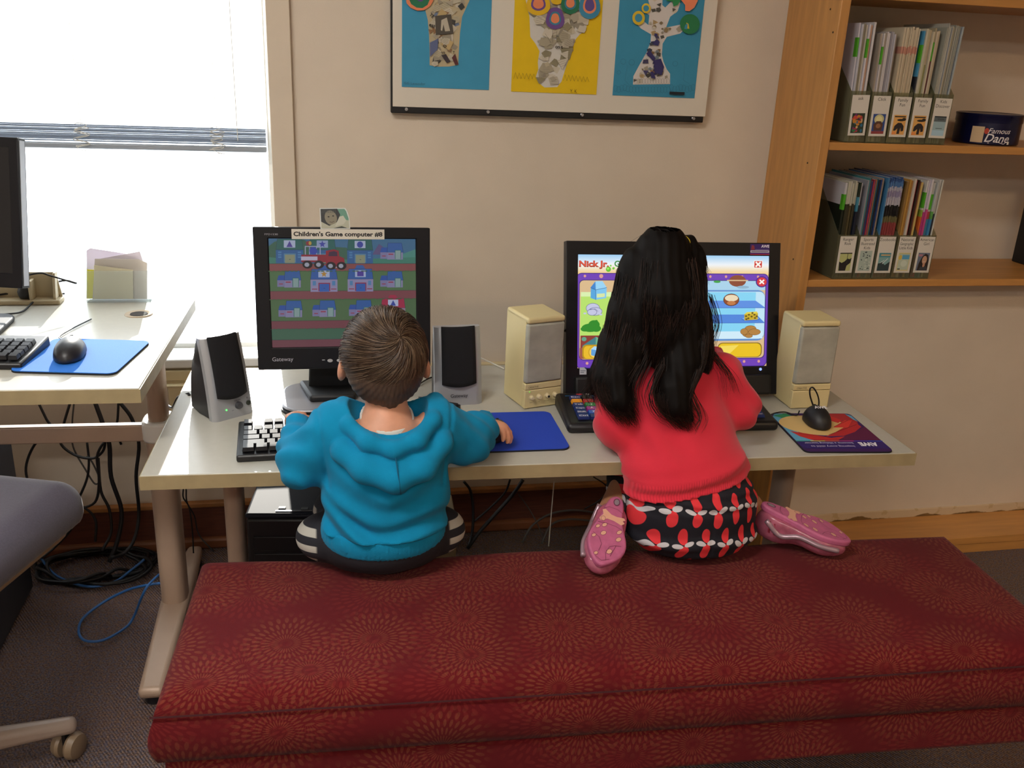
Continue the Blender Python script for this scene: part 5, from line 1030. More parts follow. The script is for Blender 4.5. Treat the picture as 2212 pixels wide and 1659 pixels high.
def cover_sik(P):
    r_ = random.Random(9); P.rect(-.018, .018, 0, .056, '#a9b8ae')
    for _ in range(34): x, y = r_.uniform(-.016, .014), r_.uniform(.003, .052); P.poly([(x, y), (x+r_.uniform(.002, .007), y+r_.uniform(-.002, .003)), (x+r_.uniform(.0, .005), y+r_.uniform(.001, .005))], r_.choice(['#2c3234', '#39424a', '#d8dcd0']))
def cover_zoo(P): P.rect(-.018, .018, 0, .05, '#7ea8a8'); P.rect(-.018, .018, .038, .05, '#4a8c98'); P.poly([(-.018, 0), (-.018, .02), (-.006, .024), (.004, .016), (.018, .026), (.018, 0)], '#2a3c40'); P.line([(-.004, .02), (.01, .034)], .002, '#d8e0dc'); P.line([(-.012, .022), (.0, .03)], .0015, '#d8e0dc'); P.rect(-.012, .016, .042, .046, '#c8a878')
def cover_geo(P): P.rect(-.018, .018, 0, .05, '#d9c46a'); P.rect(-.0165, .0165, .002, .048, '#b8c4b0'); P.rect(-.006, .016, .032, .044, '#58a0c8'); P.ell(-.012, .037, .005, .007, '#d9b84a', 12); P.ell(.002, .02, .010, .009, '#cbd4c4', 14); P.rect(-.015, -.007, .003, .006, '#2a2620')
def cover_girl(P): P.rect(-.018, .018, 0, .05, '#6a7488'); P.poly([(-.014, .0), (-.012, .020), (-.004, .040), (.004, .048), (.013, .044), (.017, .030), (.018, .012), (.018, 0)], '#2a1d1a'); P.ell(.004, .030, .0075, .0115, '#c89c80', 18); P.poly([(-.010, 0), (-.004, .012), (.004, .009), (.012, .013), (.018, 0)], '#3a3c44'); P.poly([(.001, .012), (.004, .009), (.008, .013), (.008, .022), (.001, .02)], '#c08f74'); P.rect(-.016, -.004, .040, .046, '#b07a8a'); P.line([(.001, .0255), (.004, .0245), (.0075, .026)], .0009, '#e8dcd6')
GRN = '#4aa21e'
def mags(kind, r_):
    if kind == 'ask': return [[(1, c_)] for c_ in ('#c9c6cf', '#b9bac4', '#8d8672', '#b9b2a4', '#cfccd6', '#c4a08a', '#cfcdd0')]
    if kind == 'click': return [[(1, r_.choice(['#c9c4c4', '#b4b4be', '#9a8f82', '#c2bfcc', '#8f8c94']))] for _ in range(10)]
    if kind == 'fun': return [[(.78, '#c6b79c'), (.84, '#c28a78'), (1, '#cabda4')] for _ in range(9)]
    if kind == 'fun2': return [[(.6, '#262833'), (1, '#4a94bc')], [(1, '#c9c2ae')], [(1, '#b8b49a')], [(.7, '#8c8a5a'), (1, '#b9a98c')], [(1, '#c9c0a8')], [(.8, '#5a2328'), (1, '#a89c80')], [(1, '#c4b8a4')], [(1, '#bcae94')]]
    if kind == 'disc': return [[(1, r_.choice(['#9c9c90', '#b4b2a6', '#8c949c', '#b0a68e', '#a8b0b4', '#c2beb2']))] for _ in range(14)]
    if kind == 'ranger': return [[(.77, '#0d1a12'), (1, '#bdbcc2')]]+[[(.77, r_.choice(['#3a3320', '#4c4428', '#2c2c1c'])), (1, r_.choice(['#b0ae9c', '#a8a890', '#c2c0b8']))] for _ in range(5)]+[[(.7, '#101a30'), (.85, '#3f86a0'), (1, '#16261c')], [(.77, '#1a2233'), (1, '#b8b8c2')]]
    if kind == 'sik': return [[(1, c_)] for c_ in ('#8c8c94', '#3d7c84', '#4a3a34', '#24386c', '#a83a4c', '#2c3f8c', '#9c6a4a', '#24586a', '#1c2430', '#203a70', '#8a7a70')]
    if kind == 'zoo': return [[(1, '#3f78a4')]]+[[(.56, '#8c3a3c'), (.62, '#6a6440'), (.73, '#17171a'), (.81, '#b4b0bc'), (.87, '#8f86a4'), (.91, '#b4b0bc'), (.96, '#4a74a8'), (1, '#2c4c80')] for _ in range(10)]
    if kind == 'geo': return [[(1, c_)] for c_ in ('#8a6a3c', '#b0843c', '#a4763a', '#c4bcb0', '#9c2c34', '#2a1d1a', '#7a3a2c', '#c4a864')]
    return [[(.63, '#c8622c'), (.70, '#8aa83c'), (1, '#c9c8c4')], [(.68, '#b0387c'), (1, '#c2bac4')], [(.70, '#c04a84'), (1, '#cfc9cf')], [(.62, '#3f7c94'), (.70, '#a83a40'), (1, '#b4b4b0')], [(.62, '#3c82b4'), (.70, '#5a9c4a'), (1, '#b0b4b4')], [(.66, '#1c2438'), (1, '#b8b8b4')], [(1, '#c4c4bc')]]
upper = [('ask', ['ask'], cover_ask, 'ask'), ('Click', ['Click'], cover_click, 'click'), ('Family Fun', ['Family', 'Fun'], cover_fun, 'fun'), ('Family Fun', ['Family', 'Fun'], cover_fun, 'fun2'), ('Kids Discover', ['Kids', 'Discover'], cover_disc, 'disc')]
lower = [('Ranger Rick', ['Ranger', 'Rick'], cover_ranger, 'ranger'), ('Sports Illustrated Kids', ['Sports', 'Illustrated', 'Kids'], cover_sik, 'sik'), ('Zoobooks', ['Zoobooks'], cover_zoo, 'zoo'), ('National Geographic Little Kids', ['National', 'Geographic', 'Little Kids'], cover_geo, 'geo'), ('American Girl', ['American', 'Girl'], cover_girl, 'girl')]
for (row, xs, yb, zsh, rolls, hmag) in ((upper, (1825, 1869, 1914, 1957, 1999, 2043), 303, 1.222, (-.03, -.02, -.005, .0, .012), (.29, .268, .285, .283, .295)), (lower, (1797, 1841, 1881, 1923, 1964, 2006), 602, .857, (-.01, .0, .0, .008, .012), (.262, .268, .275, .268, .268))):
    yF = FY+.012
    for i, (nm, lines, cov, kind) in enumerate(row):
        x0 = aty(xs[i], yb, yF).x; x1 = aty(xs[i+1], yb, yF).x; fw = x1-x0-.003; D = .225
        label = {'fun': 'smoky magazine file labelled Family Fun, next to the Click file', 'fun2': 'smoky magazine file labelled Family Fun, next to the Kids Discover file'}.get(kind, 'smoky plastic magazine file labelled '+nm)
        o = thing('magazine_file', label, 'magazine file', M=Matrix.Translation((x0, yF, zsh+.0005+max(0, rolls[i])*fw)) @ rotm(0, rolls[i], 0), group='labelled magazine files in the bookcase')
        fh, bh = .128, .25
        if kind in ('ranger', 'sik', 'zoo', 'geo', 'girl'): fh = .122
        MB().box(0, fw, 0, .0018, 0, fh).build('front', m_smk, o); MB().box(0, fw, D-.0018, D, 0, bh).build('back', m_smk, o); MB().box(.0018, fw-.0018, .0018, D-.0018, 0, .002).build('bottom', m_smk, o)
        for xx in (0, fw-.0018): MB().prism([(.0018, 0), (D-.0018, 0), (D-.0018, bh), (D*.62, bh), (.0018, fh)], xx, xx+.0018, frame((0, 0, 0), (0, 1, 0), (0, 0, 1))).build('side', m_smk, o)
        P = Print(); lw = .0245; P.rect(-lw, lw, 0, .101, '#d8d2c8')
        for k, t_ in enumerate(lines): P.text(t_, 0, .089-.0115*k, .0115, '#1d1b1c', align='c', **({'width': .041} if len(t_) > 8 else {}))
        P2 = P; zz = P.z; Pc = Print(); cov(Pc); n0 = len(P.v)
        P.v += [(x, y+.006, z+zz+2e-5) for x, y, z in Pc.v]; P.f += [tuple(q+n0 for q in f_) for f_ in Pc.f]; P.c += Pc.c
        P.build('name_label', m_print, o, frame((fw/2+.002, -.0006, .017), (1, 0, 0), (0, 0, 1)))
        r_ = random.Random(hash(kind) % 1000 if False else len(kind)*7+i); M_ = mags(kind, r_); n = len(M_); lean = {'disc': .035, 'ask': .025, 'fun2': .015, 'girl': .025}.get(kind, .008); avail = fw-.0065-.21*lean; ths = [r_.uniform(.7, 1.3) for _ in M_]; sm = sum(ths); x = .003; H = hmag[i]
        for k, bands in enumerate(M_):
            th = avail*ths[k]/sm; h = H*(1+r_.uniform(-.025, .012)); me = mag_mesh(th*.80, h, .20, bands)
            t_ = bpy.data.objects.new('magazine', me); C.objects.link(t_); t_.matrix_basis = o.matrix_basis @ Matrix.Translation((x+.0005, .006+r_.uniform(0, .006), .0025)) @ rotm(0, lean*(k/n)*(.8 if k < n-1 else .9), 0)
            ORD = 'first second third fourth fifth sixth seventh eighth ninth tenth eleventh twelfth thirteenth fourteenth'.split()
            lb = ORD[k]+' magazine from the left in the '+('left Family Fun' if kind == 'fun' else 'right Family Fun' if kind == 'fun2' else nm)+' file'
            tag(t_, lb, 'magazine', 'magazines in the '+('first Family Fun' if kind == 'fun' else 'second Family Fun' if kind == 'fun2' else nm)+' file')
            if (kind, k) in {('ask', 0), ('ask', 4), ('click', 2), ('fun2', 0), ('fun2', 5), ('disc', 5), ('ranger', 0), ('girl', 0), ('girl', 3)}:
                MB().box(-.0004, th*.80+.0004, -.0004, .012, h*.72 if kind != 'disc' else h*.85, h*.88 if kind != 'disc' else h*.96).build('sticker', mat('green_sticker', GRN, .6), t_)
            x += th
# blue biscuit tin, cut off by the right edge
a = aty(2101, 300, FY+.06); rT = .085; hT = .082
tin = thing('biscuit_tin', 'dark blue round biscuit tin lettered Famous Dane', 'tin', (a.x+rT*.96, FY+.115, 1.2225))
m_tin = mat('tin_blue', '#12163c', .25, .3); MB().lathe([(rT-.003, 0), (rT, .003), (rT, hT-.024)], 48).build('body', m_tin, tin, smooth='auto'); MB().lathe([(rT+.0012, hT-.024), (rT+.0016, hT-.022), (rT+.0012, hT-.008), (rT+.0025, hT-.006), (rT+.0025, hT-.001), (rT-.002, hT), (rT-.006, hT-.002)], 48).build('lid', m_tin, tin, smooth='auto')
def wrap(P, r, a0): P.v = [((r+z)*math.sin(x/r+a0), -(r+z)*math.cos(x/r+a0), y) for x, y, z in P.v]; return P
P = Print(); P.poly([(x, .006) for x in [-.022+.002*k for k in range(17)]]+[(x, .048) for x in [.010-.002*k for k in range(17)]], '#cdb28e'); P.ell(.016, .037, .006, .008, '#b8402c', 10); P.text('Famous', .020, .032, .019, '#dcd6da', shear=.3, bold=.005, width=.060); P.text('Dane', .014, .009, .031, '#dcd6da', shear=.3, bold=.01, width=.066); P.line([(.024, .006), (.05, .009), (.066, .005), (.07, .008)], .0014, '#dcd6da'); P.rect(.076, .082, .004, .012, '#d8d4cc')
wrap(P, rT+.0004, -.85).build('lettering', m_print, tin)
a = aty(2206, 480, FY+.235)
o = thing('document_box', 'black document box at the right edge of the lower shelf', 'box', (a.x, FY+.02, .8575)); MB().box(0, .028, 0, .22, 0, .245).build('body', m_blk2, o, bevel=.003); MB().box(.006, .022, -.002, .004, .10, .18).build('label_holder', mat('label_green', '#2c4c4a', .5), o)
# ================================================================== the children
V3 = lambda *a: np.array(a, np.float32)
def local(d, P, lo, hi, fn, k=.008):       # add a detail only inside its own box
    m = ((P > np.array(lo, np.float32)) & (P < np.array(hi, np.float32))).all(-1)
    if m.any(): d[m] = _smin(d[m], fn(P[m]), k)
    return d
def hand_parts(W, fwd, up, s=1.0, thumb=1, curl=.5):
    fwd = Vector(fwd).normalized(); up = Vector(up); up = (up-fwd*up.dot(fwd)).normalized(); side = fwd.cross(up)*thumb; W = Vector(W)
    R = Matrix(((side.x, fwd.x, up.x), (side.y, fwd.y, up.y), (side.z, fwd.z, up.z))); ch = []
    for k, (L, off) in enumerate(((.031, .0), (.035, .004), (.032, .002), (.025, -.004))):
        b = W+(fwd*(.040+off)+side*(.0165-.011*k))*s; p = [b]; a = .25+.1*k*.3
        for j in range(3): a += curl; p.append(p[-1]+(fwd*math.cos(a)-up*math.sin(a))*L*s/3*(1.25-.2*j))
        ch.append((p, [.0066*s, .0064*s, .006*s, .0052*s]))
    b = W+(fwd*.012+side*.016)*s; p = [b, b+(fwd*.014+side*.013-up*.004)*s, b+(fwd*.028+side*.017-up*.010)*s]; ch.append((p, [.0085*s, .0075*s, .006*s]))
    c = W+fwd*.022*s
    lo = np.array(W)-.075*s; hi = np.array(W)+.085*s
    def fn(P):
        d = s_ell(P, c, (.0235*s, .030*s, .0115*s), R)
        for p, r in ch: d = _smin(d, s_chain(P, [tuple(q) for q in p], r, .002), .004*s)
        return d
    return fn, lo, hi, ch
m_skin = mat('skin_light', '#d79a7c', .5, var=.06, vscale=40, sss=.12); m_skin2 = mat('skin_tan', '#b9805f', .5, var=.06, vscale=40, sss=.12); m_nail = mat('nail_pink', '#e0a894', .35)
def face(d, P, c, s, k=.006):    # features of a face that looks along +y from head centre c
    X, Y, Z = c
    f = lambda Q: np.minimum.reduce([s_cone(Q, (X, Y+.078*s, Z-.008*s), (X, Y+.094*s, Z-.026*s), .006*s, .0095*s), s_ell(Q, (X-.034*s, Y+.06*s, Z-.035*s), (.022*s, .02*s, .022*s)), s_ell(Q, (X+.034*s, Y+.06*s, Z-.035*s), (.022*s, .02*s, .022*s)), s_ell(Q, (X, Y+.074*s, Z-.047*s), (.018*s, .010*s, .006*s)), s_ell(Q, (X, Y+.062*s, Z-.066*s), (.018*s, .018*s, .014*s))])
    d = local(d, P, (X-.07*s, Y+.02*s, Z-.09*s), (X+.07*s, Y+.12*s, Z+.03*s), f, k)
    for sx in (-1, 1):
        m = (np.abs(P-np.array((X+sx*.03*s, Y+.085*s, Z), np.float32)) < .03*s).all(-1)
        if m.any(): d[m] = _smax(d[m], -s_ell(P[m], (X+sx*.03*s, Y+.092*s, Z), (.014*s, .014*s, .009*s)), .004)
    return d
def eyes(par, c, s):
    for sx in (-1, 1):
        o = MB().lathe([(.0005, -.009*s), (.006*s, -.006*s), (.009*s, 0), (.006*s, .006*s), (.0005, .009*s)], 14, Matrix.Translation((c[0]+sx*.03*s, c[1]+.078*s, c[2])) @ rotm(PI/2)).build('eye', mat('eye_white', '#e8e4e0', .2), par, smooth=True, world=True)
        MB().lathe([(.0045*s, .0), (.0045*s, .0012)], 12, Matrix.Translation((c[0]+sx*.03*s, c[1]+.0865*s, c[2])) @ rotm(-PI/2)).build('iris', mat('iris', '#2c1c14', .2), o, world=True)
def strands(name, curves, cols, r, m, parent):
    v = []; f = []; ci = []; inv = wm(parent).inverted(); A = np.array(inv)
    for (pts, col) in zip(curves, cols):
        pts = np.asarray(pts); n = len(pts); t = np.gradient(pts, axis=0); t /= np.linalg.norm(t, axis=1)[:, None]+1e-9
        a = np.cross(t, np.array((.3, .9, .2))); a /= np.linalg.norm(a, axis=1)[:, None]+1e-9; b = np.cross(t, a)
        w_ = r*np.clip(np.linspace(1.15, .25, n), .2, 1); o = len(v)
        for k in range(3): pass
        ring = np.stack([pts+(a*math.cos(q)+b*math.sin(q))*w_[:, None] for q in (0, 2.094, 4.189)], 1).reshape(-1, 3)
        v.extend(ring.tolist())
        for i in range(n-1):
            for k in range(3): f.append((o+3*i+k, o+3*i+(k+1) % 3, o+3*i+3+(k+1) % 3, o+3*i+3+k)); ci.append(col)
    v = np.array(v)@A[:3, :3].T+A[:3, 3]
    me = bpy.data.meshes.new(name); me.from_pydata(v.tolist(), [], f); me.update()
    at = me.color_attributes.new('Col', 'FLOAT_COLOR', 'CORNER'); at.data.foreach_set('color', np.repeat(np.array([(*c, 1) for c in ci], np.float32), 4, axis=0).ravel())
    o = finish(name, me, m, parent, smooth=True, fixn=False); o['kind'] = 'stuff'; return o
def hairmat(name, rough, spec=.5):
    m = colmat(name, 0, rough); m.node_tree.nodes['Principled BSDF'].inputs['Specular IOR Level'].default_value = spec; return m

# ------------------------------------------------------------------ the boy
boy = thing('person', 'small child in a turquoise hooded sweatshirt using the mouse on the bench', 'person', (.105, 1.60, .46))
HB = (.110, 1.640, .868)        # head centre
LHD, RHD = (-.052, 1.752, .690), (.322, 1.728, .686)
hl = hand_parts(LHD, (-.16, .95, .06), (0, .1, 1), .95, 1, .34); hr = hand_parts(RHD, (.86, -.30, -.14), (.1, .1, 1), .95, -1, .42)
def boy_arms(P, g_, d=None):
    for pts, rs in ((((.015, 1.595, .742), (-.042, 1.605, .672), (-.050, 1.68, .674), (-.052, 1.752, .690)), (.036, .032, .024, .0135)), (((.205, 1.595, .742), (.268, 1.632, .690), (.298, 1.685, .684), (.322, 1.728, .686)), (.036, .032, .026, .018))):
        e = s_chain(P, pts, [r+g_ for r in rs], .02); d = e if d is None else _smin(d, e, .02)
    return d
def boy_legs(P, g_):
    d = None
    for s_ in (-1, 1):
        e = s_chain(P, ((.105+s_*.055, 1.605, .500), (.105+s_*.080, 1.740, .492), (.105+s_*.09, 1.775, .40), (.105+s_*.10, 1.775, .33)), [.043+g_, .038+g_, .032+g_, .026+g_], .015); d = e if d is None else np.minimum(d, e)
    return d
def boy_body(P):
    d = s_ell(P, HB, (.070, .082, .082)); d = _smin(d, s_ell(P, (HB[0], HB[1]+.02, HB[2]-.035), (.056, .062, .055)), .02)
    d = _smin(d, s_cone(P, (.112, 1.618, .82), (.112, 1.598, .745), .036, .042), .015)
    d = _smin(d, s_ell(P, (.110, 1.580, .665), (.095, .060, .105)), .03); d = _smin(d, s_ell(P, (.107, 1.60, .525), (.098, .072, .06)), .03)
    d = _smin(d, boy_arms(P, 0), .02); d = _smin(d, boy_legs(P, 0), .02)
    for s_ in (-1, 1):   # feet and ears
        d = local(d, P, (.105+s_*.10-.05, 1.74, .26), (.105+s_*.10+.05, 1.90, .38), lambda Q: s_cone(Q, (.105+s_*.10, 1.775, .315), (.105+s_*.105, 1.845, .30), .026, .021), .01)
        ex = HB[0]+s_*.0745; d = local(d, P, (ex-.03, 1.60, .80), (ex+.03, 1.68, .90), lambda Q: _smax(s_ell(Q, (ex, 1.636, .846), (.009, .019, .027), rotm(0, -s_*.18, s_*.35)), -s_ell(Q, (ex+s_*.010, 1.644, .848), (.007, .010, .015)), .004), .004)
    for h in (hl, hr): d = local(d, P, h[1], h[2], h[0], .006)
    return face(d, P, HB, .88)
sdf_obj('body', boy_body, (-.12, 1.49, .28), (.44, 1.88, .96), .0034, m_skin, boy)
eyes(boy, HB, .88)
# sweatshirt
def boy_hoodie(P):
    x, y, z = P[..., 0], P[..., 1], P[..., 2]
    d = s_ell(P, (.109, 1.586, .70), (.116, .080, .098)); d = _smin(d, s_ell(P, (.110, 1.584, .61), (.121, .086, .098)), .04); d = _smin(d, s_ell(P, (.106, 1.588, .535), (.121, .092, .062)), .03)
    d = _smin(d, s_cone(P, (.030, 1.597, .752), (.192, 1.597, .752), .040, .040), .03)
    d = _smin(d, boy_arms(P, .0125), .022)
    # soft folds: sideways over the waist, along the sleeves, under the arm
    fw = np.exp(-((z-.555)/.05)**2); d = d+.0055*fw*np.sin((z+.35*(x-.105)+.03*np.sin(x*22))*120)*np.clip((1.60-y)/.05, 0, 1)
    d = d+.004*np.exp(-((z-.64)/.05)**2)*np.sin((z-.55*np.abs(x-.11))*85+1)*np.clip((1.58-y)/.05, 0, 1)
    arm = np.clip((np.abs(x-.11)-.115)/.04, 0, 1); d = d+.0032*arm*np.sin((x*.6+y*1.0+z*.8)*110)
    d = d+.0022*vnoise(P, 55, 3)+.0012*vnoise(P, 110, 21)
    d = d+.0045*np.exp(-(((z-.60+.8*(x-.03))/.012)**2+((x-.05)/.05)**2))*(y < 1.6)-.004*np.exp(-(((z-.578+.8*(x-.03))/.010)**2+((x-.05)/.05)**2))*(y < 1.6)
    # armhole seam
    sm = np.abs(np.abs(x-.108)-.112-.12*(z-.70)); d = d+.003*np.exp(-(sm/.004)**2)*(z > .64)
    # hood: bag, two draped folds and the thick rim
    bag = s_ell(P, (.118, 1.528, .712), (.084, .036, .040)); bag = _smin(bag, s_cone(P, (.120, 1.506, .69), (.126, 1.500, .668), .03, .018), .02)
    rim = s_chain(P, ((.050, 1.660, .756), (.034, 1.615, .778), (.040, 1.552, .764), (.073, 1.512, .746), (.117, 1.498, .736), (.160, 1.510, .748), (.192, 1.552, .768), (.204, 1.615, .780), (.178, 1.660, .756)), [.013, .015, .015, .015, .015, .015, .015, .015, .013], .012)
    fold = s_chain(P, ((.022, 1.590, .752), (.030, 1.535, .722), (.066, 1.503, .700), (.118, 1.489, .684), (.170, 1.501, .698), (.206, 1.540, .728), (.216, 1.590, .755)), [.017, .021, .024, .025, .023, .021, .017], .012)
    well = s_ell(P, (.114, 1.585, .790), (.072, .070, .062), rotm(.40))
    h = _smin(_smin(bag, fold, .008), rim, .003); h = h+.0016*vnoise(P, 70, 8)
    d = _smin(d, h, .0025); d = _smax(d, -well, .006)
    # openings: hem and cuffs; the belly stops at the desk edge
    d = _smax(d, .548-z, .004); d = np.where((z < .665) & (x > -.012) & (x < .232), np.maximum(d, y-1.645), d)
    for W_, D_ in ((LHD, (-.02, .98, .1)), (RHD, (.5, .86, .02))):
        D_ = np.array(D_, np.float32); q = (P-np.array(W_, np.float32))@D_; near = np.linalg.norm(P-np.array(W_, np.float32), axis=-1) < .06; d = np.where(near, np.maximum(d, q+.004), d)
    return d
m_hood = mat('hoodie_turquoise', '#0f86b4', .95, var=.06, vscale=18, bump=.4, bscale=900, sheen=.05, spec=.15)
hd = sdf_obj('hoodie', boy_hoodie, (-.13, 1.46, .46), (.40, 1.80, .84), .0034, m_hood, boy)
wb_ = sdf_obj('waistband', lambda P: _smax(_smax(s_ell(P, (.105, 1.590, .535), (.1195, .0925, .075)), P[..., 2]-.553, .003), .509-P[..., 2], .003)+.0009*np.sin(np.arctan2(P[..., 1]-1.6, P[..., 0]-.105)*110), (-.04, 1.48, .49), (.25, 1.71, .57), .0034, m_hood, hd)
m_hs = mat('hoodie_seam', '#0a5a7c', .95)
MB().tube(bez([(.119, 1.4835, .728), (.121, 1.472, .712), (.124, 1.4635, .690), (.126, 1.466, .672), (.128, 1.476, .660)], 5), .0012, 5).build('hood_seam', m_hs, hd, world=True)
# white vest collar
sdf_obj('undershirt', lambda P: np.maximum(np.abs(s_cone(P, (.112, 1.604, .80), (.112, 1.590, .730), .042, .052))-.0025, np.maximum(P[..., 2]-.768-.25*(P[..., 1]-1.60), .715-P[..., 2])), (.04, 1.52, .71), (.19, 1.68, .80), .0026, mat('shirt_white', '#d8d6cf', .9, bump=.3, bscale=800, stretch=(1, 1, 4)), boy)
# trousers with white stripes on the outer side
mp_ = mat('trousers_dark', '#1b1c24', .85); g = G(mp_); ob = g.obj(); p = g.xyz(ob)
sidem = g.step(g.m('ABSOLUTE', p[0]), .128, .004); st_ = g.step(g.m('SINE', g.m('MULTIPLY', g.m('ADD', p[2], g.m('MULTIPLY', p[1], .15)), 215.)), .1, .15)
g.L.new(g.mix(g.m('MULTIPLY', sidem, st_), lin('#1c1d26'), lin('#b6b4ac')), g.b.inputs['Base Color']); g.bump(g.noise(ob, 300), .15)
def boy_pants(P):
    d = s_ell(P, (.105, 1.600, .512), (.122, .096, .066)); d = _smin(d, boy_legs(P, .014), .02)
    for s_ in (-1, 1): d = _smin(d, s_ell(P, (.105+s_*.105, 1.635, .497), (.062, .062, .046)), .015)
    d = d+.0022*vnoise(P, 60, 5)
    return _smax(_smax(d, .4535-P[..., 2]-.4*np.clip(P[..., 1]-1.66, 0, .2)*2, .008), P[..., 2]-.56, .004)
sdf_obj('trousers', boy_pants, (-.12, 1.48, .35), (.33, 1.86, .57), .0036, mp_, boy)
# hair: cap and strands turning out of the whorl
CH = np.array((.1095, 1.632, .872)); RH_ = np.array((.0785, .092, .086))
def boy_hair(P):
    x, y, z = P[..., 0], P[..., 1], P[..., 2]
    d = s_ell(P, CH, RH_); d = _smin(d, s_ell(P, (.111, 1.592, .836), (.060, .046, .048)), .02); d = _smin(d, s_cone(P, (.114, 1.575, .815), (.118, 1.573, .793), .022, .004), .02)
    cut = np.maximum(.835+(.10 if True else 0)*0-z+.9*(y-1.655), -1)          # face opening
    d = _smax(d, np.minimum(y-1.672, .888-z)+0*x, .01)
    ear = s_ell(P, (HB[0]-.08, 1.645, .836), (.024, .030, .036)); ear2 = s_ell(P, (HB[0]+.08, 1.645, .840), (.022, .030, .034))
    d = _smax(_smax(d, -ear, .008), -ear2, .008)
    a = np.arctan2(x-.135, z-.9); return d+.0009*np.sin(a*60+40*y)
m_hairb = mat('boy_hair', '#4a382c', .55, var=.25, vscale=60, stretch=(6, 1, 1))
hb_ = sdf_obj('hair', boy_hair, (.0, 1.50, .76), (.22, 1.75, .98), .003, m_hairb, boy)
wd = np.array((.135, 1.556, .930))-CH; wd = wd/RH_; wd /= np.linalg.norm(wd); e1 = np.cross(wd, (0, 1, 0)); e1 /= np.linalg.norm(e1); e2 = np.cross(wd, e1)
rs_ = np.random.RandomState(5); cur = []; col = []
base = [np.array(lin(c)) for c in ('#4a3626', '#5e4735', '#705844', '#3c2c22', '#86705a')]
for i in range(4200):
    r0 = abs(rs_.uniform(.0, 1)**.7)*1.9; ph = rs_.uniform(0, 2*PI); L = rs_.uniform(.35, .75); sw = .9; pts = []; lift = rs_.uniform(.0005, .0045); ok = True
    for t in np.linspace(0, 1, 8):
        rho = r0+L*t; ang = ph+sw*math.exp(-rho*1.1)*1.8; dr = wd*math.cos(rho)+(e1*math.cos(ang)+e2*math.sin(ang))*math.sin(rho)
        # below the crown hair falls rather than hugging the skull
        p = CH+dr*(RH_+lift*(1 if t < .85 else .6))
        if p[2] < .845: p[1] = p[1]*1.0; p[:2] = CH[:2]+(p[:2]-CH[:2])*(1+min(.02, (.845-p[2])*.12))
        pts.append(p)
    e = pts[-1]; lim = .793+.45*max(0, abs(e[0]-.112)-.03)+.55*max(0, e[1]-1.60)
    if e[1] > 1.66 and e[2] < .90: continue
    if e[2] < lim or (abs(e[0]-HB[0]) > .06 and e[2] < .845 and e[1] > 1.60): continue
    cur.append(pts); c0 = base[rs_.randint(5)]; col.append(tuple(c0*rs_.uniform(.8, 1.15)))
strands('hair_strands', cur, col, .00055, hairmat('boy_hair_strand', .42, .6), hb_)
del cur

# ------------------------------------------------------------------ the girl
girl = thing('person', 'child with long dark hair and coral sweater kneeling at the wide monitor', 'person', (.737, 1.585, .46))
HG = (.688, 1.765, .948)
LG, RG = (.628, 1.800, .694), (.868, 1.880, .770)
hgl = hand_parts(LG, (.25, .95, -.12), (0, .1, 1), 1.1, 1, .3); hgr = hand_parts(RG, (-.35, .9, .22), (.2, -.2, 1), 1.1, -1, .25)
SL = ((.596, 1.700, .778), (.592, 1.672, .692), (.608, 1.735, .686), LG); SR_ = ((.814, 1.700, .783), (.855, 1.690, .718), (.868, 1.79, .735), RG)
def girl_arms(P, g_):
    d = None
    for pts in (SL, SR_):
        e = s_chain(P, pts, [.036+g_, .031+g_, .025+g_, .018+g_], .02); d = e if d is None else np.minimum(d, e)
    return d
LEGS = []
for s_ in (-1, 1): LEGS.append(((.737+s_*.055, 1.60, .520), (.737+s_*.07, 1.765, .515), (.737+s_*.155+(.01 if s_ > 0 else 0), 1.655, .500)))
def girl_body(P):
    d = s_ell(P, HG, (.073, .086, .094)); d = _smin(d, s_ell(P, (HG[0], HG[1]+.02, HG[2]-.045), (.058, .064, .056)), .02)
    d = _smin(d, s_cone(P, (.690, 1.745, .88), (.697, 1.712, .815), .036, .042), .015)
    d = _smin(d, s_cone(P, (.702, 1.690, .75), (.722, 1.62, .62), .080, .080), .03); d = _smin(d, s_ell(P, (.738, 1.59, .53), (.115, .080, .062)), .03)
    d = _smin(d, girl_arms(P, 0), .02)
    for L in LEGS: d = _smin(d, s_chain(P, L, (.056, .044, .027), .012), .015)
    for s_ in (-1, 1): d = local(d, P, (HG[0]+s_*.075-.03, 1.73, .90), (HG[0]+s_*.075+.03, 1.80, .99), lambda Q: s_ell(Q, (HG[0]+s_*.076, 1.765, .945), (.008, .017, .027)), .004)
    for h in (hgl, hgr): d = local(d, P, h[1], h[2], h[0], .006)
    d = np.where((P[..., 2] > .592) & (P[..., 2] < .70) & (P[..., 0] > .645) & (P[..., 0] < .81), np.maximum(d, P[..., 1]-1.612-np.maximum(P[..., 2]-.64, 0)*1.8), d)
    return face(d, P, HG, .95)
sdf_obj('body', girl_body, (.53, 1.48, .44), (.97, 1.99, 1.07), .0038, m_skin2, girl); eyes(girl, HG, .95)
def hem(P): return .606-.22*(.72-P[..., 0])*(P[..., 0] < .72)+.14*(P[..., 0]-.72)*(P[..., 0] > .72)
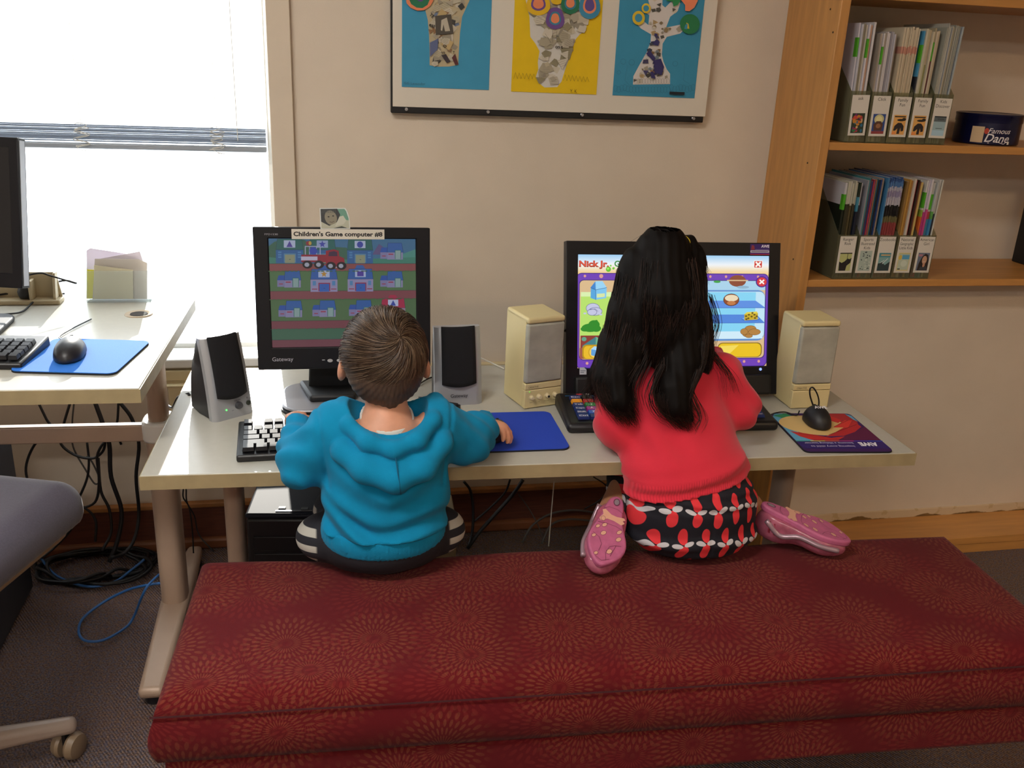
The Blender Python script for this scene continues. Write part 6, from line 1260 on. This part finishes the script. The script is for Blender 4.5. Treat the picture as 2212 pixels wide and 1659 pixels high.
def girl_sweater(P):
    x, y, z = P[..., 0], P[..., 1], P[..., 2]
    d = s_ell(P, (.702, 1.695, .765), (.108, .080, .075)); d = _smin(d, s_cone(P, (.598, 1.705, .778), (.812, 1.705, .782), .042, .042), .03)
    d = _smin(d, s_ell(P, (.712, 1.665, .69), (.120, .090, .085)), .04); d = _smin(d, s_ell(P, (.722, 1.615, .622), (.138, .108, .078)), .04)
    d = _smin(d, s_ell(P, (.728, 1.594, .575), (.141, .110, .058)), .02)
    d = _smin(d, girl_arms(P, .0155), .022)
    d = d+.0050*np.exp(-((z-.628-.22*(x-.72))/.028)**2)*np.sin((z-.22*(x-.72))*135+.5)*np.clip((1.60-y)/.06, 0, 1)
    d = d+.004*np.exp(-(((z-.70)/.05)**2+((x-.64)/.07)**2))*np.sin((z*.8+x*1.2)*70)
    d = d+.0030*np.clip((np.abs(x-.71)-.115)/.04, 0, 1)*np.sin((x+y*.8+z*1.1)*80)+.0018*vnoise(P, 45, 12)
    d = np.where((z < .632) | ((z < .70) & (x > .645) & (x < .81)), np.maximum(d, (y-1.618-np.maximum(z-.635, 0)*1.8)*.8), d)
    # ribbed lower border
    rb = np.clip(1-(z-hem(P))/.038, 0, 1); rb = rb*(rb < 1); d = d+.0022*np.clip(1-(z-hem(P)-.034)/.004, 0, 1)
    d = _smax(d, hem(P)-z, .003); d = _smax(d, -s_cone(P, (.690, 1.745, .90), (.696, 1.715, .80), .048, .044), .006)
    for W_, D_ in ((LG, (.2, .97, .05)), (RG, (-.1, .95, .3))):
        D_ = np.array(D_, np.float32); q = (P-np.array(W_, np.float32))@D_; near = np.linalg.norm(P-np.array(W_, np.float32), axis=-1) < .06; d = np.where(near, np.maximum(d, q+.004), d)
    return d
m_sw = mat('sweater_coral', '#dd3547', .95, sheen=.2, spec=.15); g = G(m_sw); ob = g.obj(); p = g.xyz(ob); nz = g.noise(ob, 600, 2.)
hm = g.m('ADD', g.m('ADD', .146, g.m('MULTIPLY', g.m('MINIMUM', g.m('ADD', p[0], .017), 0.), .22)), g.m('MULTIPLY', g.m('MAXIMUM', g.m('ADD', p[0], .017), 0.), .14))
rm = g.m('SUBTRACT', 1., g.step(g.m('SUBTRACT', p[2], hm), .035, .003)); rib = g.m('MULTIPLY', rm, g.m('SINE', g.m('MULTIPLY', p[0], 1250.)))
g.bump(g.m('ADD', g.m('MULTIPLY', rib, .5), g.m('MULTIPLY', nz, .5)), .3, .002); g.L.new(g.mix(g.m('MULTIPLY_ADD', rib, .25, .25, True), lin('#dd3547'), lin('#bb2436')), g.b.inputs['Base Color'])
sdf_obj('sweater', girl_sweater, (.50, 1.46, .50), (.97, 1.92, .87), .0036, m_sw, girl)
# patterned skirt-shorts
mk = mat('petal_print', '#12121f', .85); g = G(mk); ob = g.obj(); p = g.xyz(ob); wrp = g.noise(ob, 16, 1.)
def petals(ox, oz, cw, chh, shapes):
    u = g.m('DIVIDE', g.m('ADD', g.m('ADD', p[0], g.m('MULTIPLY', p[1], .25)), ox), cw); row = g.m('DIVIDE', g.m('ADD', g.m('ADD', g.m('MULTIPLY_ADD', wrp, .03, p[2]), g.m('MULTIPLY', p[1], .3)), oz), chh)
    u = g.m('ADD', u, g.m('MULTIPLY', g.m('FLOOR', row), .5)); fu = g.m('MULTIPLY', g.m('SUBTRACT', g.m('FRACT', u), .5), cw); fv = g.m('MULTIPLY', g.m('SUBTRACT', g.m('FRACT', row), .5), chh); out = None
    for cx, cy, rx, ry, a in shapes:
        dx, dy = g.m('SUBTRACT', fu, cx), g.m('SUBTRACT', fv, cy); ca, sa = math.cos(a), math.sin(a)
        X_ = g.m('DIVIDE', g.m('ADD', g.m('MULTIPLY', dx, ca), g.m('MULTIPLY', dy, sa)), rx); Y_ = g.m('DIVIDE', g.m('SUBTRACT', g.m('MULTIPLY', dy, ca), g.m('MULTIPLY', dx, sa)), ry)
        e = g.m('SUBTRACT', 1., g.step(g.m('ADD', g.m('MULTIPLY', X_, X_), g.m('MULTIPLY', Y_, Y_)), 1., .12)); out = e if out is None else g.m('MAXIMUM', out, e)
    return out
red = petals(.01, .0, .043, .072, ((0, .018, .0085, .0165, .08), (0, -.018, .0092, .0165, -.06))); wht = petals(.01, .0, .043, .072, ((-.0105, -.001, .0095, .0056, -.3), (.0105, .002, .0095, .0056, .45)))
g.L.new(g.mix(wht, g.mix(red, lin('#11111e'), lin('#e2333c')), lin('#c9c6cc')), g.b.inputs['Base Color']); g.bump(g.noise(ob, 400), .15)
def girl_pants(P):
    x, y, z = P[..., 0], P[..., 1], P[..., 2]
    d = s_ell(P, (.736, 1.590, .548), (.137, .100, .100)); d = _smin(d, s_ell(P, (.740, 1.590, .495), (.139, .103, .05)), .02)
    for L in LEGS: d = _smin(d, s_cone(P, L[0], L[1], .070, .058), .02)
    d = d+.0030*np.exp(-((z-.585)/.02)**2)*np.sin(z*260+x*30)+.0025*np.exp(-((z-.49)/.03)**2)*np.sin((z+.12*np.abs(x-.74))*170)+.0016*vnoise(P, 60, 4)
    d = d+.0022*np.exp(-((np.abs(x-.742))/.004)**2)
    return _smax(_smax(np.where(z > .59, np.maximum(d, y-1.614), d), .4535-z, .008), z-.645, .004)
sk = sdf_obj('patterned_shorts', girl_pants, (.56, 1.46, .44), (.92, 1.86, .66), .0036, mk, girl)
# shoes with pink soles turned to the camera
m_shoe = mat('shoe_pink_gloss', '#a4586e', .25, var=.2, vscale=60, coat=.6); m_sole = mat('shoe_sole_pink', '#b85f86', .6, var=.08, vscale=60, bump=.2, bscale=500); m_silv = mat('shoe_silver', '#a48a96', .3, .4)
def sole_outline(L, W, n=40):
    out = []
    for i in range(n):
        t = 2*PI*i/n; y = .5-.5*math.cos(t); s_ = math.copysign(1, math.sin(t)); w_ = (math.sin(PI*min(1, max(0, y)))**.5)*(.40+.12*math.cos(2*PI*(y-.78)))*(1+.06*s_*math.sin(2*PI*y)); out.append((s_*w_*W, y*L))
    return out
def shoe(label, heel, toe, nrm, flip, sd=1):
    heel, toe = Vector(heel), Vector(toe); yv = (toe-heel).normalized(); n = Vector(nrm); n = (n-yv*n.dot(yv)).normalized(); xv = yv.cross(n); L = (toe-heel).length; W = .086
    M = Matrix(((xv.x, yv.x, n.x, heel.x), (xv.y, yv.y, n.y, heel.y), (xv.z, yv.z, n.z, heel.z), (0, 0, 0, 1)))
    o = thing('shoe', label, 'shoe', M=M)
    ol = sole_outline(L, W); MB().prism(ol, -.014, 0).build('sole', m_sole, o, bevel=.004, seg=3)
    def up(P):
        d = s_ell(P, (0, .047, -.036), (.030, .046, .042)); d = _smin(d, s_ell(P, (0, L*.70, -.026), (.0375, .056, .026)), .03); d = _smin(d, s_cone(P, (0, .05, -.02), (0, L*.7, -.016), .028, .034), .02)
        d = _smax(d, P[..., 2]+.011, .003); return _smax(d, -s_ell(P, (0, .05, -.085), (.023, .034, .03)), .004)
    sdf_obj('upper', up, (-.05, -.01, -.09), (.05, L+.01, 0), .003, m_shoe, o, world=False)
    st = MB().tube(bez([(sd*.030, .02, -.022), (sd*.033, L*.30, -.040), (sd*.036, L*.48, -.024), (sd*.040, L*.70, -.022), (sd*.034, L*.90, -.018)], 6), [.0055]*25, 8).build('silver_trim', m_silv, o, smooth=True)
    for k in range(4): MB().tube([(sd*.0305, L*(.14+.06*k), -.020), (sd*.031, L*(.18+.06*k), -.044)], .0022, 5).build('side_stripe', mat('stripe_red', '#8c2c3c', .3), o)
    P = Print(dz=3e-5); cr = '#d8a48c'
    for x, y, rx, ry in ((-.020, .50, .0035, .0065), (.012, .47, .0035, .006), (.024, .52, .003, .005), (-.022, .60, .004, .0065), (.010, .585, .004, .0065), (-.010, .80, .0045, .0065), (.014, .88, .003, .0045), (.027, .66, .003, .005)): P.ell(x*flip, y*L, rx+.0008, ry+.0008, '#6f3450', 14, -.6); P.ell(x*flip, y*L, rx, ry, cr, 14, -.6)
    P.poly([(x*flip, y*L) for x, y in ((-.026, .36), (-.020, .40), (-.004, .375), (.010, .375), (.022, .43), (.026, .40), (.020, .33), (.024, .27), (.018, .25), (.004, .30), (-.008, .305), (-.022, .29), (-.026, .31), (-.021, .335))][::1 if flip > 0 else -1], cr); P.ell(.018*flip, .39*L, .005, .0065, '#8c5a50', 14); P.ell(.018*flip, .39*L, .0042, .0055, cr, 14)
    P.ell(0, .10*L, .007, .010, '#6f3450', 16); P.ell(0, .10*L, .005, .0075, '#8d7f88', 16)
    for pts in ([(-.024, .46), (-.01, .44), (.01, .44), (.026, .46)], [(-.020, .24), (-.006, .2), (.012, .2), (.022, .24)], [(-.030, .68), (-.018, .70), (-.008, .74), (-.004, .84), (-.008, .93)], [(.030, .62), (.016, .66), (.008, .74), (.010, .84)], [(-.014, .90), (.0, .95), (.014, .92)], [(-.02, .70), (-.014, .86)]): P.line([(x*flip, y*L) for x, y in pts], .0009, '#7c3c58')
    P.build('sole_tread', m_print, o, Matrix.Translation((0, 0, .0002)))
    return o
shoe('pink-soled shoe on the left side of the kneeling girl', (.583, 1.612, .562), (.505, 1.462, .498), (.08, -.45, .88), 1)
shoe('pink-soled shoe with silver side on the right side of the kneeling girl', (.888, 1.580, .548), (1.047, 1.487, .498), (.50, -.30, .80), -1)
# hair: solid locks plus loose strands
def gp_(x, y, yy): p = aty(x, y, yy); return (p.x, p.y, p.z)
CG = np.array((.686, 1.757, .957)); RG_ = np.array((.093, .101, .106))
LOCKS = [
    ([(1432, 545, 1.715), (1430, 640, 1.69), (1425, 720, 1.668), (1415, 770, 1.655)], (.055, .068, .050, .022)),
    ([(1390, 580, 1.72), (1370, 680, 1.690), (1348, 760, 1.672), (1325, 820, 1.650), (1336, 864, 1.622), (1366, 896, 1.604)], (.05, .050, .046, .036, .025, .006)),
    ([(1460, 600, 1.715), (1470, 710, 1.672), (1470, 780, 1.640), (1454, 842, 1.606), (1460, 878, 1.588), (1492, 905, 1.574)], (.05, .050, .042, .033, .025, .007)),
    ([(1480, 600, 1.735), (1496, 690, 1.700), (1502, 760, 1.682), (1500, 815, 1.668), (1488, 850, 1.655)], (.030, .034, .032, .022, .008)),
    ([(1360, 640, 1.73), (1330, 750, 1.70), (1298, 810, 1.69), (1280, 850, 1.685)], (.034, .034, .020, .004)),
    ([(1486, 528, 1.735), (1500, 560, 1.725), (1504, 600, 1.72)], (.020, .020, .016))]
LK = [([gp_(*q) for q in pts], rs) for pts, rs in LOCKS]
def girl_hair(P):
    x, y, z = P[..., 0], P[..., 1], P[..., 2]
    d = s_ell(P, CG, RG_); d = _smax(d, np.minimum(y-1.815, .985-z), .012)
    for pts, rs in LK: d = _smin(d, s_chain(P, pts, rs, .02), .012)
    d = d+.0009*np.sin(x*330+2*np.sin(z*14))*np.clip((1.80-y)/.06, 0, 1)
    return d
m_hairg = mat('girl_hair', '#0b0706', .6, var=.3, vscale=40, stretch=(9, 1, .6), spec=.12)
hg = sdf_obj('hair', girl_hair, (.50, 1.55, .66), (.83, 1.87, 1.09), .0036, m_hairg, girl)
rs_ = np.random.RandomState(11); cur = []; col = []; gb = [np.array(lin(c)) for c in ('#150d0b', '#1f1310', '#2a1a15', '#0d0807', '#38241c')]
LD_ = [(np.array([tuple(v) for v in bez(pts, 6)]), np.interp(np.linspace(0, len(rs)-1, 6*(len(rs)-1)+1), range(len(rs)), rs)) for pts, rs in LK]
for i in range(4500):
    k = rs_.choice(6, p=[.22, .24, .26, .14, .09, .05]); c, r = LD_[k]; n = len(c); a0 = rs_.uniform(PI*.85, PI*2.15); f0 = rs_.uniform(0, .35); f1 = rs_.uniform(.75, 1.0); ii = np.linspace(f0*(n-1), f1*(n-1), 11)
    p = np.stack([np.interp(ii, range(n), c[:, j]) for j in range(3)], 1); rr_ = np.interp(ii, range(n), r); out = rs_.uniform(.97, 1.06)
    off = np.stack([np.cos(a0+.25*np.sin(ii*.2+i))*rr_, np.sin(a0)*rr_, 0*rr_], 1)*out; p = p+off
    p[:, 0] += .003*np.sin(np.linspace(0, 3, 11)+i); tail = np.linspace(0, 1, 11)**3; ext = rs_.uniform(0, .03) if f1 > .9 else 0
    p[:, 2] -= tail*ext; p[:, 0] += tail*rs_.uniform(-.014, .014)
    cur.append(p); col.append(tuple(gb[rs_.randint(5)]))
for pts, n_ in (([(1530, 640, 1.72), (1545, 700, 1.71), (1530, 760, 1.70), (1556, 800, 1.655), (1565, 850, 1.62)], 20), ([(1520, 740, 1.69), (1550, 775, 1.65), (1578, 810, 1.635), (1588, 840, 1.63)], 18), ([(1310, 780, 1.69), (1278, 830, 1.69), (1262, 850, 1.69), (1270, 870, 1.68)], 14), ([(1330, 830, 1.64), (1300, 860, 1.63), (1310, 890, 1.62)], 14), ([(1480, 820, 1.61), (1500, 860, 1.585), (1516, 900, 1.57), (1505, 925, 1.562)], 22), ([(1400, 780, 1.62), (1378, 840, 1.60), (1385, 885, 1.585)], 14), ([(1430, 790, 1.61), (1405, 850, 1.588), (1420, 890, 1.572), (1450, 908, 1.565)], 26), ([(1430, 520, 1.71), (1410, 502, 1.73), (1380, 520, 1.74)], 10), ([(1470, 520, 1.71), (1440, 500, 1.73), (1405, 505, 1.75)], 10)):
    for j in range(n_):
        q = np.array([gp_(*t) for t in pts]); q += rs_.normal(0, .0045, (1, 3))+np.linspace(0, 1, len(q))[:, None]*rs_.normal(0, .006, (1, 3)); cur.append(np.array([tuple(v) for v in bez([tuple(t) for t in q], 5)])); col.append(tuple(gb[rs_.randint(5)]))
# crown strands hugging the skull
for i in range(1500):
    a = rs_.uniform(0, 2*PI); rho0 = rs_.uniform(.05, .6); L = rs_.uniform(.4, .9); pts = []
    for t in np.linspace(0, 1, 8):
        rho = rho0+L*t; dr = np.array((math.sin(rho)*math.cos(a), math.sin(rho)*math.sin(a)-.15, math.cos(rho))); dr /= np.linalg.norm(dr); pts.append(CG+dr*(RG_+.0015+.002*math.sin(i)))
    if pts[-1][1] > 1.815 and pts[-1][2] < .99: continue
    cur.append(np.array(pts)); col.append(tuple(gb[rs_.randint(5)]))
strands('hair_strands', cur, col, .0006, hairmat('girl_hair_strand', .45, .25), hg)
t_ = Vector(gp_(1478, 518, 1.705)); R_ = rotm(.5, .35, 0)
MB().tube([t_+(R_ @ Vector((.0115*math.cos(a), .0115*math.sin(a), 0))) for a in (2*PI*k/20 for k in range(21))], .0028, 8).build('hair_tie', mat('hair_tie_yellow', '#d9c02c', .6), girl, smooth=True, world=True)
